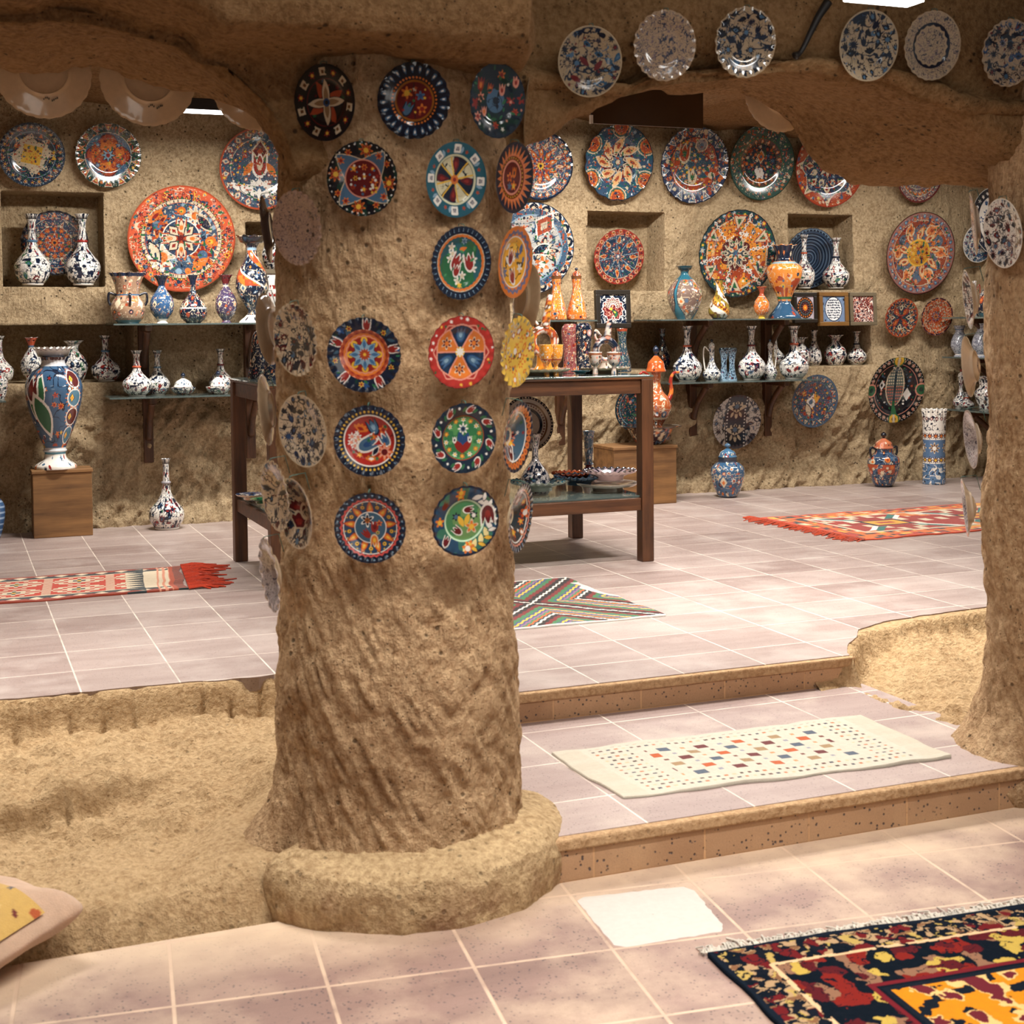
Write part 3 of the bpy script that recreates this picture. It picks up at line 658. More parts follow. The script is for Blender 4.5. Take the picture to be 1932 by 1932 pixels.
def q(c):
    c.fill(NV); c.spokes(30,.9,.96,.012,LB); c.rep(44,.82,'dot',.03,YE); c.rep(44,.77,'dot',.02,(120,90,30)); c.ring(.7,.73,WH); c.ring(0,.7,(170,44,36)); c.vine(5,.05,DR,4,0,.68)
    c.m(-.25,.33,.18,'carn',OR,RD,None,.4); c.m(.1,.38,.2,'tul',SL,LB,NV,-.4); c.m(.38,.3,.13,'fl5',OR,RD)
    for a in ((-.5,.12),(-.4,0),(-.52,-.05),(-.33,.1),(-.42,-.15)): c.m(a[0],a[1],.11,'fl6',WH,PK)
    c.m(-.06,-.1,.28,'tul',SL,BL,WH,1.1); c.m(.42,.02,.18,'tul',SL,BL,WH,-.5); c.m(.4,-.32,.2,'fl8',PK,DR,OR); c.m(.02,-.52,.14,'carn',OR,WH); c.m(-.3,-.4,.1,'fl6',OR,YE); c.m(.15,-.3,.14,'leaf',NV,None,WH,.6); c.m(.1,.1,.12,'fl5',RU,OR); c.scat(0,.64,8,.06,[YE,WH,GR],FL)
pplate(698,831,67,68,-1,q,'navy-rimmed plate with red field, white blossom and blue tulips on pillar', sc_n=24, sa=.02, rim=NV)
def q(c):
    c.fill((24,40,56)); c.rep(8,.83,'tul',.13,RD,None,WH,.3,tw=.9); c.rep(16,.82,'leaf',.1,GR,None,None,.0,tw=.6); c.rep(8,.86,'dot',.035,WH,ph=.75); c.ring(0,.64,(150,60,36)); c.ring(0,.62,(58,120,76)); c.blot(8,.35,(90,150,90),4,0,.6)
    c.rep(14,.52,'fl6',.075,WH,YE); c.rep(7,.52,'fl6',.08,OR,YE,None,.5); c.m(0,.26,.17,'fl8',WH,NV,None); c.m(0,.26,.09,'fl6',SL,NV)
    c.m(-.05,-.05,.25,'leaf',BL,None,None,-.3); c.m(.08,-.08,.25,'leaf',BL,None,None,.4); c.m(-.1,-.25,.25,'leaf',RD,None,None,-.7); c.m(.12,-.25,.25,'leaf',RD,None,None,.7); c.m(-.25,-.05,.1,'tul',WH,NV); c.m(.22,-.05,.1,'tul',WH,NV)
pplate(873,826,61,67,1,q,'dark plate with bright green centre, white flower and ring of blossoms', sc_n=22, sa=.016, rim=NV)
def q(c):
    c.fill(NV); c.rep(26,.82,'dot',.095,OR,RU); c.ring(.68,.71,WH); c.ring(0,.68,(66,96,116)); c.m(-.15,.3,.16,'pet',OR,RD); c.m(-.3,-.05,.2,'tul',RD,None,None,.2); c.m(.25,.0,.12,'fl5',PK,RD); c.m(.15,-.2,.16,'fl6',OR,YE); c.m(-.05,-.45,.22,'tul',DR,None,WH,.3); c.m(.1,.55,.1,'fl5',OR); c.scat(0,.62,14,.06,[WH,RD,NV,GR],FL)
pplate(973,823,27,67,1,q,'deep navy bowl with orange beaded rim and slate centre, right side of pillar', deep=.34, flatr=.3, sc_n=28, sa=.016, rim=NV, out=.05)
pplate(540,932,25,68,-1,iznik(23,(NV,DR,NV),22,.16,(222,198,168),NV,DR),'narrow view of cream and navy bowl with red buds, far left of pillar', deep=.3, flatr=.35, sc_n=24, sa=.03, rim=CR, out=.05)
def q(c):
    iznik(29,(NV,NV,(40,56,80)),22,.16,(222,198,168),NV,DR)(c); c.m(-.25,.1,.27,'carn',DR,RD,CR); c.m(-.2,-.3,.27,'carn',DR,RD,CR,.4); c.m(.45,.2,.2,'fl8',DR,RD,CR)
pplate(604,960,33,68,-1,q,'deep cream bowl with two round dark red pomegranates, low on left of pillar', deep=.34, flatr=.3, sc_n=0, rim=CR, out=.05, back=(216,194,164))
def q(c):
    c.fill(NV); c.rep(30,.91,'tri',.04,LB,ph=.5,flip=True); c.wring(.8,.03,.018,32,(206,84,76)); c.ring(.73,.755,WH); c.ring(0,.73,(40,66,92)); c.rep(22,.7,'dot',.02,YE); c.rep(9,.58,'pet',.15,OR,YE,RD); c.rep(9,.6,'dot',.05,YE,NV,BR,.5); c.ring(.42,.45,WH); c.ring(0,.42,(62,94,116)); c.m(-.08,.2,.16,'fl6',NV,OR,WH); c.m(-.08,.2,.08,'fl6',BR); c.m(.12,.02,.17,'tul',RD,DR,None,.1); c.m(-.12,-.18,.15,'tul',RD,None,None,-.7); c.m(.25,.12,.09,'fl5',OR,RD); c.m(.2,-.15,.06,'fl6',YE,GR); c.m(.1,-.38,.15,'tul',OR,YE,CR,math.pi)
pplate(699,995,67,68,-1,q,'navy plate with orange petals round slate medallion, lowest left front of pillar', sc_n=30, sa=.016, rim=NV)
def q(c):
    c.fill((40,70,96)); c.blot(3,.0,(60,110,90),7); c.ring(.94,1.1,NV); c.ring(.56,.6,(196,226,190)); c.ring(0,.56,(70,130,84)); c.blot(4,.25,(110,150,90),17,0,.54)
    for i in range(9): a=.5+i*.32; c.m(.74*math.sin(a),.74*math.cos(a),.17,'leaf',(232,214,150) if i>4 else WH,None,None,a+.8)
    for i in range(8): a=.7+i*.3; c.m(.86*math.sin(a),.86*math.cos(a),.12,'leaf',WH if i<5 else YE,None,NV,a-.6)
    c.m(.68,.14,.27,'tul',DR,RD,WH,math.pi-.1); c.rep(2,.72,'fl5',.15,OR,YE,None,.93); c.m(-.15,.8,.14,'fl5',OR,YE); c.m(-.75,.0,.15,'fl5',OR,YE); c.m(.1,-.78,.17,'fl5',OR,WH); c.m(-.55,-.55,.14,'tul',DR,None,WH,.4); c.m(-.6,.45,.13,'tul',DR,None,None,.6)
    c.m(.12,.3,.14,'tul',DR,None,WH,1.5); c.m(-.25,.12,.13,'fl6',NV,SL); c.m(.28,.14,.13,'fl6',NV,WH); c.m(.22,-.18,.17,'fl5',OR,YE,CR); c.m(-.2,-.28,.14,'tul',DR,None,WH,-.9); c.m(-.1,-.02,.18,'leaf',YE,None,None,-.5); c.m(.08,.02,.18,'leaf',YE,None,None,.3)
pplate(876,982,63,68,1,q,'green-centred plate with white-outlined red tulip, lowest right front of pillar', sc_n=24, sa=.02, rim=NV)
def q(c):
    c.fill(NV); c.spokes(30,.84,.97,.014,LB); c.wring(.8,.025,.015,28,PK); c.ring(.7,.73,WH); c.ring(0,.7,(52,60,64)); c.scat(0,.66,14,.17,[OR,RU,(220,100,40)],FL,c2=[YE,WH]); c.scat(0,.66,14,.07,[RD,SL,YE,WH],FL)
pplate(978,975,22,66,1,q,'deep bowl with white-dashed navy rim and orange flowers, lowest right of pillar', deep=.34, flatr=.3, sc_n=30, sa=.016, rim=NV, out=.05)
pplate(520,1082,17,70,-1,specks(9,(190,180,184),(60,60,90),12,.12),'pale bowl seen nearly edge on, lowest on left side of pillar', yaw=-76, deep=.28, flatr=.35, sc_n=16, sa=.04, back=(220,198,168), out=.05)
pplate(991,205,6,72,1,iznik(31,(RD,NV),20,.15,NV,DG,OR),'plate seen edge on behind the top right plate of pillar', yaw=86, sc_n=0, rim=BK, out=.03)
pplate(987,565,14,68,1,iznik(33),'plain plate back on the far right of pillar, behind orange plate', yaw=112, sc_n=20, back=(206,182,150), out=.03)

# --- plates on the arches -------------------------------------------------------------------------------------------------
GA = 'blue and white plates over the right arch'  # pale glaze bases of these plates are darkened to hold the arch's shade
def aplate(px, py, rx, ry, paint, label, **k):
    P = at(px, py, 1, YF-.07); t = math.radians(k.pop('tilt', 10))
    return plate('decorated_plate', label, GA, P, (0, -math.cos(t), -math.sin(t)), ry/F*depth(P), paint, ry*1.2, hook=True, **k)
aplate(1111,116,62,66,lambda c: (iznik(41,(BK,NV,(40,80,110)),24,.15,(164,142,112),NV,DR)(c), c.m(-.15,.0,.2,'leaf',DR,None,None,-.9), c.m(.3,-.1,.2,'leaf',DR,None,None,.7), c.m(-.4,-.5,.2,'leaf',DR,None,None,-1.2)),'dark blue floral plate with three red leaves, leftmost over right arch', sc_n=0, rim=(190,170,140))
aplate(1252,86,61,65,specks(43,(172,146,118),(52,60,76),12,.16),'finely speckled beige plate over arch, right of the red-leaved plate', sc_n=22, sa=.03)
aplate(1404,80,60,65,iznik(47,(BK,NV,BK),24,.16,(166,144,116),NV,NV),'dark blue floral plate with beige scalloped rim, third over arch', sc_n=22, sa=.03)
aplate(1636,86,58,66,iznik(53,(NV,BK,NV),28,.15,(176,156,128),NV,SL),'dark blue tulip plate with smooth rim, right of black line on arch', sc_n=0)
aplate(1756,86,51,64,specks(59,(180,158,130),(70,72,80),13,.14,(.54,.66)),'beige lace plate with navy ring, second from right over arch', sc_n=24, sa=.02)
aplate(1900,100,48,62,iznik(61,(NV,NV,BL),28,.14,(184,162,136),NV,DR),'navy plate with small red berries at the right frame edge, over arch', sc_n=22, sa=.03)
def bplate(px, py, ry, label, tilt=-6, sc_n=26, mark=False):
    P = at(px, py, 1, YB+.045); t = math.radians(tilt)
    R = ry/F*depth(P); o = None
    o = plate('decorated_plate', label, 'plates seen from behind under the arches', P, (0, math.cos(t), math.sin(t)), R, iznik(71), ry, deep=.12, sc_n=sc_n, sa=.02, back=(224,196,160), th=.02, ripple=0.)
    if not mark: return o
    mb = MB(); rd = random.Random(px)
    for i in range(9):
        x = P[0]+R*(-.02+.035*i); z_ = P[2]-.62*R+.004*math.sin(i); h_ = R*rd.uniform(.02, .04)
        if i != 4: mb.box((x, P[1]-.012, z_), (x+R*.018, P[1]+.02, z_+h_))
    mb.build('maker_mark', IRON, o); return o
bplate(82,134,88,'large plate back with foot ring hanging at left end of left arch', mark=True)
bplate(280,148,88,'large plate back hanging under left arch beside the ceiling lamp', mark=True)
bplate(478,170,74,'plate back mostly hidden behind left arch beside the pillar')
bplate(1472,176,72,'plate back peeping out under the apex of right arch')

# --- plates on the back wall ----------------------------------------------------------------------------------------------
def q(c):
    c.fill((34,52,72)); c.rep(26,.86,'fl6',.055,RD,YE,CR); c.rep(26,.93,'dot',.02,LB,ph=.5); c.rep(26,.78,'leaf',.04,GR,ph=.5); c.ring(.7,.72,LB); c.scat(.4,.68,26,.09,[OR,SL,YE,TE],('fl6','leaf','tri')); c.rep(8,.6,'tri',.1,CR,TE); c.star(4,.62,.42,CR,None,.2,.02)
    c.m(0,0,.52,'sq',CR,None,None,.2); c.m(0,0,.45,'sq',(150,130,80),None,None,.2); c.m(0,0,.36,'sq',YE,None,CR,.2); c.scat(0,.26,14,.05,[OR,BL,BR],FL)
wplate(60,292,60,q,'dark blue plate with yellow square star, at top left of back wall', rim=BK, sc_n=36, sa=.01)
def q(c):
    c.fill(DG); c.scat(.72,.95,50,.05,[GR,YE,OR,SL],FL); c.rep(14,.87,'tri',.12,RU,YE,CR,flip=True); c.ring(.69,.72,CR); c.ring(0,.7,SL); c.inwave(.6,.09,4,DR); c.inwave(.56,.08,4,RU); c.blot(6,.1,OR,5,0,.5); c.scat(.1,.5,30,.06,[OR,YE,DR,RD],FL); c.rep(4,.45,'fl6',.09,SL,LB,DR,.5); c.ring(0,.14,DR); c.star(8,.2,.1,LB,NV); c.ring(0,.06,RD)
wplate(204,293,60,q,'plate with fiery orange centre and green rim, beside yellow star plate', rim=BK, sc_n=36)
def q(c):
    c.fill((64,84,104)); c.scat(.1,.97,120,.06,[OR,RU,RD,SL,CR,NV],FL,c2=[YE,WH]); c.ring(.95,1.1,RU); c.rep(18,.86,'dia',.1,CR,SL,RD); c.ring(.72,.735,CR); c.m(0,.42,.24,'dia',DR,RU,CR); c.m(0,.08,.25,'tul',RD,CR,WH); c.m(-.28,-.02,.2,'leaf',OR,None,None,.6); c.m(.28,-.02,.2,'leaf',OR,None,None,-.6)
    c.m(0,-.5,.3,'carn',WH,SL); 
    for i in range(7): c.m(-.6+.2*i,-.62+.12*abs(i-3)*.5,.15,'leaf',WH,None,None,(i-3)*.3)  # white fan low on the plate paints in its glossy highlight
wplate(490,318,77,q,'big orange-edged plate with a white highlight painted low, half hidden behind the pillar', rim=RU, sc_n=0)
def q(c):
    c.fill((206,92,60)); c.scat(.82,.95,70,.055,[CR,NV,YE,PK,GR],FL,c2=[RD,SL]); c.vine(9,.06,CR,3,.8,.96); c.ring(.97,1.1,RU); c.rep(60,.77,'tri',.05,NV,YE,None,flip=False); c.ring(.68,.74,CR); c.rep(60,.71,'dash',.025,NV); c.ring(0,.67,(58,82,106)); c.scat(.36,.64,90,.05,[NV,LB,CR,OR,RD],('fl5','leaf','dot')); c.vine(8,.06,LB,9,.36,.66)
    c.m(0.0,.52,.08,'dot',OR,YE); c.m(.26,.44,.16,'fl8',CR,OR,WH); c.m(.42,.3,.18,'leaf',NV,None,CR,-.7); c.m(-.45,.25,.2,'fl8',DR,SL,OR); c.m(-.48,.42,.2,'leaf',OR,RD,None,.8); c.m(.55,-.05,.1,'dot',OR,YE); c.m(.4,-.3,.2,'fl8',RD,SL,OR); c.m(.35,-.48,.2,'leaf',OR,None,None,.9); c.m(-.35,-.35,.22,'fl8',CR,OR,WH); c.m(-.5,-.25,.2,'leaf',CR,None,NV,-.5)
    c.ring(.34,.36,WH); c.ring(0,.34,(44,66,92)); c.rep(4,.22,'tul',.13,CR,OR,RU); c.rep(4,.2,'dia',.12,CR,RD,NV,.5); c.ring(0,.07,DR)
wplate(342,450,100,q,'largest plate on back wall, orange rim and blue field with central medallion', rim=RU, sc_n=0)
q = lace(5,(44,66,92),BK,[(.86,'tri',.09,14,OR,CR,SL),(.62,'spk',.12,8,CR,RD,NV),(.42,'fl6',.1,12,RU,OR,None)],[NV,SL,OR,RD,LB],RU,8,OR)
wplate(103,458,61,q,'blue plate with red-orange rosette standing inside the square left niche', Y=WY+.16, off=.0, rim=NV, group='painted plates in the wall niches')
q = lace(7,(58,84,112),NV,[(.86,'fl6',.08,24,OR,CR,NV),(.6,'leaf',.12,14,CR,OR,RU),(.42,'pet',.12,10,OR,CR,RD)],[NV,SL,OR,RU,CR,GY],RU,10)
wplate(1020,313,64,q,'blue and orange plate half hidden by arch, directly right of pillar', rim=NV, sc_n=20, sa=.02)
def q(c):
    c.fill((54,80,106)); c.scat(.4,.95,100,.05,[NV,LB,OR,CR,TE],('fl5','dot','leaf')); c.rep(6,.9,'dot',.26,CR,None,TE); c.rep(6,.9,'dot',.23,(60,100,90)); c.rep(6,.92,'dot',.16,RU,DR,OR); c.rep(6,.92,'fl6',.08,OR,NV); c.inwave(.5,.05,8,DR); c.scat(.2,.5,30,.05,[OR,RU,SL],FL); c.rep(8,.44,'leaf',.22,(232,180,120),RU,CR,0,tw=.5); c.ring(0,.2,OR); c.star(8,.26,.15,NV,CR); c.rep(8,.12,'dot',.045,SL); c.ring(0,.06,CR)
wplate(1166,306,71,q,'scalloped blue plate with orange pinwheel leaves and six rim roundels', rim=NV, sc_n=16, sa=.03)
def q(c):
    c.fill((52,66,96)); c.scat(.74,.95,60,.06,[OR,RU,CR],('fl5','tri','dot')); c.rep(14,.87,'tri',.11,SL,CR,WH,flip=True); c.ring(.7,.72,NV); c.inwave(.7,.02,8,RU); c.inwave(.5,.12,3,(60,90,108),1); c.scat(0,.66,70,.065,[OR,RD,SL,CR,(236,150,60),GR],FL,c2=[YE,CR]); c.m(.2,.52,.14,'dot',GY,SL,CR); c.m(-.28,.3,.22,'tul',RU,GR,CR); c.m(0,-.3,.22,'tul',CR,GR); c.m(-.5,.25,.1,'dot',SL); c.m(.55,-.25,.2,'fl5',RU,CR)
wplate(1308,311,72,q,'navy plate with flower garden and crescent moon, above the central niche', rim=NV, sc_n=26, sa=.015)
def q(c):
    c.fill((58,88,80)); c.scat(.68,.95,80,.055,[GR,OR,CR,SL,DG],FL,c2=[RU,CR]); c.ring(.65,.67,GR); c.ring(.5,.64,(96,70,60)); c.rep(18,.57,'dia',.07,OR,CR,NV); c.ring(.46,.48,NV); c.ring(0,.46,(44,58,76)); c.scat(.1,.45,50,.05,[SL,OR,CR,RU,GR],FL); c.m(0,.16,.15,'dia',OR,SL,CR)
    c.m(.0,-.27,.13,'dot',WH); c.m(-.1,-.22,.07,'dot',WH); c.m(-.06,-.38,.09,'dash',WH); c.m(.08,-.38,.09,'dash',WH); c.m(0,-.47,.14,'bar',OR)
wplate(1435,307,70,q,'green-rimmed plate with small white elephant, fourth from the pillar', rim=DG, sc_n=0)
def q(c):
    c.fill(RU); c.scat(.82,.97,50,.06,[OR,YE,CR,SL],FL); c.rep(8,.78,'tri',.22,CR,GR,RD); c.inwave(.76,.05,8,CR); c.inwave(.74,.05,8,(46,62,90)); c.rep(8,.56,'dia',.14,CR,RD,NV); c.rep(8,.46,'pais',.12,CR,SL,None,.5); c.scat(.2,.7,50,.045,[LB,RD,CR],FL); c.ring(0,.25,RD); c.star(8,.3,.15,CR,NV)
wplate(1563,314,76,q,'red-rimmed plate with navy star field, partly covered by the arch', rim=RD, sc_n=0)
q = lace(9,(120,110,120),DR,[(.86,'fl6',.06,30,SL,CR,RU),(.65,'arc',.09,20,OR,CR,None)],[SL,CR,RU,GY],OR)
wplate(1733,330,52,q,'slate plate with brown rim, only its lower edge below the arch', rim=DR, sc_n=0)
def q(c):
    c.fill((150,72,50)); c.ring(.8,.97,(140,110,108)); c.rep(30,.89,'dot',.05,SL,LB,RU); c.rep(30,.84,'fl5',.035,OR,ph=.5); c.ring(.78,.8,CR); c.inwave(.62,.1,6,(92,104,122)); c.scat(.3,.76,40,.07,[OR,SL,(220,140,90),RD],FL); c.rep(6,.66,'pais',.17,(230,140,80),RU,CR,.5,tw=.4); c.rep(9,.46,'leaf',.17,(230,190,140),RU,OR,0,tw=.3); c.ring(.3,.33,YE); c.ring(0,.3,(206,140,40)); c.scat(0,.27,16,.05,[RU,YE,GR,DR],FL); c.ring(0,.05,SL)
wplate(1733,477,78,q,'large muted rust and slate plate with golden centre, right of niches', rim=BK, sc_n=0)
def q(c):
    c.fill((196,196,190)); c.scat(.2,.72,70,.09,[CR,WH,SL,OR,RU,LB],FL+('leaf',),c2=[RD,NV]); c.ring(.74,.98,(70,98,124)); c.rep(18,.87,'arc',.11,NV,CR,WH); c.rep(18,.92,'tri',.06,OR,None,None,.5); c.ring(.71,.74,LB); c.m(.3,.5,.28,'dia',RU,CR,WH,.5); c.m(.35,-.05,.25,'fl8',CR,WH,NV); c.m(.25,-.02,.2,'leaf',NV,None,WH,1.1); c.m(.3,-.35,.18,'fl6',OR,WH); c.vine(6,.06,SL,4,0,.7)
wplate(1000,468,87,q,'large white and blue plate partly hidden by the right side of pillar', rim=NV, sc_n=0)
def q(c):
    c.fill((44,66,92)); c.ring(.8,1.1,(166,58,44)); c.rep(20,.9,'dot',.055,OR,NV,CR); c.rep(20,.9,'leaf',.05,NV,ph=.5); c.ring(.78,.8,CR); c.scat(.3,.74,60,.035,[WH,RD,OR,LB],('dot','dia')); c.rep(8,.62,'pet',.12,OR,RD,CR); c.rep(8,.48,'dia',.07,RD,CR,None,.5); c.spokes(8,.2,.78,.012,LB,.2); c.star(8,.28,.14,CR); c.star(8,.24,.11,RD); c.star(8,.16,.08,SL); c.ring(0,.05,WH)
wplate(1166,484,52,q,'red-rimmed blue star plate hung inside the central niche', Y=WY+.2, off=.03, rim=RD, group='painted plates in the wall niches')
def q(c):
    c.fill((232,146,56)); c.blot(4,.15,RU,6,.3,.78); c.scat(.35,.75,50,.07,[YE,RU,OR,SL,WH,RD],FL,c2=[YE,WH]); c.ring(.8,1.1,(34,64,70)); c.scat(.82,.95,40,.07,[RU,GR,LB,PK],FL,c2=[CR,YE]); c.wring(.8,.014,.03,6,CR); c.rep(6,.72,'tri',.18,CR,GR,RU,flip=True)
    for i in range(6):
        a = i*math.pi/3+.3
        for k in range(6): c.m((.36+.11*k)*math.sin(a),(.36+.11*k)*math.cos(a),.065,'dia',WH,BR,None,a)
    c.inwave(.36,.04,6,(90,40,40)); c.star(6,.4,.2,CR,None,.52,.0); c.star(6,.37,.17,(60,70,80),None,.52); c.rep(12,.27,'pet',.08,CR,NV); c.rep(6,.16,'pet',.09,CR,OR); c.ring(0,.07,SL)
wplate(1388,478,83,q,'big orange plate with white chain star and dark green rim', rim=BK, sc_n=30, sa=.01)
def q(c):
    c.fill((58,76,100))
    for i in range(9): c.ring(.1+i*.1,.135+i*.1,(26,38,58)); c.ring(.16+i*.1,.175+i*.1,(120,140,160))
    c.rep(44,.93,'dot',.02,LB); c.ring(0,.06,(24,34,54))
wplate(1526,487,57,q,'slate blue plate with concentric ridges standing in the right niche', fine=False, Y=WY+.19, off=.0, rim=NV, group='painted plates in the wall niches')
q = lace(13,(38,48,66),RU,[(.9,'fl6',.06,24,OR,RD,RU),(.7,'leaf',.1,16,OR,GR,None)],[GR,OR,RU,CR],NV,4)
def q2(c):
    q(c); c.ring(.58,.6,CR); c.ring(0,.58,(44,56,72)); c.rep(4,.5,'dia',.18,CR,NV,None); c.rep(4,.34,'pet',.22,RU,OR,RD,.5,True); c.ring(0,.1,DR)
wplate(1699,599,37,q2,'small dark plate with red clover and green-white cross medallion', rim=RU, sc_n=20, sa=.02)
q = lace(15,(196,84,40),NV,[(.84,'pet',.13,12,OR,RD,CR),(.55,'dot',.05,20,CR,NV,None)],[OR,RD,NV,CR],RD,8,OR)
wplate(1766,597,36,q,'small orange-red rosette plate with navy band, right of the clover plate', rim=RU, sc_n=20, sa=.02)
def q(c):
    c.fill((190,186,178)); iznik(77,(NV,NV,BK),20,.13,(214,206,196),NV,NV,False)(c)
    I = np.abs(c.X) < .42; c.C[I & (np.abs(c.X) > .3)] = lin(NV); J = np.abs(c.X) <= .3; c.C[J] = lin((28,40,58))
    for s_ in (-1,1):
        for k in range(16): c.m(s_*.36,-.9+k*.12,.03,'dot',WH)
    for y in (.5,-.35): c.m(0,y,.3,'carn',CR,NV); c.m(0,y+.05,.2,'fl8',BK,SL); c.m(-.17,y-.25,.12,'leaf',CR,None,None,.5); c.m(.17,y-.25,.12,'leaf',CR,None,None,-.5); c.m(0,y-.3,.1,'tul',CR)
wplate(1388,795,52,q,'navy and white plate with vertical flower stripes, below the lower glass shelf', rim=NV, off=.17, fine=False, sc_n=40, sa=.012)
def q(c):
    c.fill(SL); c.ring(.72,.96,(70,98,122)); c.rep(16,.84,'tri',.1,CR,SL,NV); c.rep(16,.86,'dot',.03,OR,ph=.5); c.ring(0,.7,(60,82,110)); c.scat(0,.66,60,.085,[OR,RU,DR,(226,130,60),SL],FL,c2=[YE,RD]); c.m(.05,.08,.17,'dot',(240,164,60),YE); c.m(-.1,.0,.3,'pais',WH,SL,None,.3); c.m(-.2,-.35,.25,'leaf',CR,None,NV,-.4); c.m(-.45,.3,.14,'fl6',OR,YE)
wplate(1535,756,51,q,'slate-rimmed plate with white bird and orange sun, beside the right shelf bracket', off=.17, rim=NV, sc_n=0)
def q(c):
    c.fill(BK); c.rep(30,.9,'dot',.045,RU,WH,CR); c.ring(.94,.99,BK); c.rep(60,.96,'dot',.013,WH); c.ring(.76,.79,PK); c.scat(0,.74,80,.04,[RU,GR,WH,PK,SL],('dot','fl5','leaf')); c.rep(2,.9,'dot',.16,YE,BR,GR); c.rep(2,.9,'dot',.16,GR,DG,PK,.5)
    X, Y = c.X, c.Y; w_ = .3*np.clip(1-((Y-.1)/.6)**2, 0, 1)**.6+.0*Y; body = (np.abs(X) < w_); tail = (Y < -.35) & (Y > -.75) & (np.abs(X) < .05+.22*np.clip((-.5-Y), 0, 1))
    c.C[(np.abs(X) < w_+.04)] = lin(CR); c.C[body] = lin((70,90,90)); g = body & ((np.abs((X*14) % 1-.5) > .2) & (np.abs((Y*11) % 1-.5) > .2)); c.C[g] = lin(CR); c.C[body & (Y < .1) & g] = lin((200,110,90)); c.C[body & (np.abs(X) < .02)] = lin(NV); c.C[tail] = lin(GR)
    c.m(-.48,.15,.16,'dia',WH,BK); c.m(.45,-.15,.2,'dia',WH,BK); c.m(.45,-.15,.1,'dia',WH)
wplate(1688,735,63,q,'black oval-looking plate with large checkered fish, right wall section', off=.17, fine=False, rim=BK, sc_n=0)
def q(c):
    c.fill((34,56,66)); c.rep(24,.88,'dot',.04,CR,RD); c.rep(24,.88,'fl5',.03,OR,ph=.5); c.ring(.76,.78,LB); c.scat(0,.72,70,.05,[GR,SL,PK,RU],('leaf','fl5','dot'))
    for i,(x,y) in enumerate([(.25,.35),(.1,.15),(.35,.1),(.2,-.1),(.42,-.15)]): c.m(x,y,.12,'sq',CR,NV,None,.2)
wplate(1200,768,46,q,'dark green-blue plate with cream squares leaning behind the wooden display table', rim=NV, sc_n=0, off=.17)

# bowls and plates along the right pillar (seen from the side)
GP2 = 'plates on the right pillar'
def p2(px, py, rx, ry, yaw, paint, label, **k):
    return pplate(px, py, rx, ry, -1, paint, label, c=PC2, Rp=.33, group=GP2, yaw=yaw, out=k.pop('out', .05), **k)
p2(1897,420,8,60,-86,specks(81),'white plate edge on at top of right pillar', sc_n=0, back=(226,210,190))
p2(1926,440,22,66,-58,iznik(83,(NV,DR),24,.15,WH,NV,RD),'white plate with red buds at top of right pillar', sc_n=0)
p2(1903,562,12,56,-80,iznik(85,(NV,DR),24,.15,WH,NV,RD),'white bowl with dark red flowers, second down right pillar', deep=.36, flatr=.3, sc_n=0, back=(216,200,176))
p2(1903,690,14,58,-100,specks(87),'plain cream bowl back, middle of right pillar', deep=.36, flatr=.3, sc_n=0, back=(220,206,186))
p2(1904,826,14,56,-76,specks(89,(206,200,202),(80,80,96),14,.14),'grey speckled bowl on right pillar, below plain cream bowl', deep=.36, flatr=.3, sc_n=0, back=(220,206,186))
p2(1912,957,14,56,-84,specks(91,(206,200,202),(70,80,110),14,.14),'pale bowl with dark beaded rim, lowest on right pillar', deep=.36, flatr=.3, sc_n=0, back=(224,210,190), rim=NV)
# ------------------------------------------------------------------ vases
def spl(prof, n):
    P = np.array(prof, float); k = len(P); Pe = np.vstack([2*P[0]-P[1], P, 2*P[-1]-P[-2]]); out = []
    seg = np.linalg.norm(np.diff(P, axis=0), axis=1); cum = np.concatenate([[0], np.cumsum(seg)])/seg.sum()
    for t in np.linspace(0, 1, n):
        i = min(np.searchsorted(cum, t, 'right')-1, k-2); f = (t-cum[i])/(cum[i+1]-cum[i]+1e-9)
        a, b, c, d = Pe[i:i+4]
        out.append(.5*((2*b)+(c-a)*f+(2*a-5*b+4*c-d)*f*f+(3*b-a-3*c+d)*f**3))
    out = np.array(out); out[:, 0] = np.clip(out[:, 0], .004, 9); out[:, 1] = np.clip(out[:, 1], 0, 1.0); return out
def lathe(name, prof, Rm, H, paint, root=None, res=60, seed=1, open_=True, scal=0, flat=1., z0=0., mat=None, twist=0, lobes=0):
    nz = max(30, int(res*1.5)); na = max(56, int(res*2.0))
    S = spl(prof, nz); t = np.linspace(-np.pi, np.pi, na, endpoint=False)
    no = nz
    if open_:
        rt_ = S[-1, 0]; S = np.vstack([S, [rt_*.93, 1.0], [rt_*.84, .985], [rt_*.72, .93], [.01, .9]])
    S = np.vstack([[.004, 0], S]); T, I = np.meshgrid(t, np.arange(len(S)), indexing='ij')
    r = S[I, 0]; z = S[I, 1]
    if scal: k = ss(.86, 1, z)*(I <= no); r = r*(1+.1*k*np.cos(T*scal)); z = z+.012*k*np.cos(T*scal)
    if lobes: r = r*(1+.05*np.cos(lobes*T+twist*z)*ss(.05, .2, z)*ss(.95, .7, z))
    G = np.stack([r*np.sin(T)*Rm, -r*np.cos(T)*Rm*flat, z*H+z0], -1)
    c = Cv(T.ravel()+0., (z*H/Rm).ravel(), 2*np.pi, seed); paint(c, H/Rm)
    C = c.C.reshape(T.shape+(3,))
    if open_: C[:, no+3:] = lin((40, 36, 36))
    return mk(name, G.reshape(-1, 3), gq(na, len(S), True), mat or CER, root, C.reshape(-1, 3))
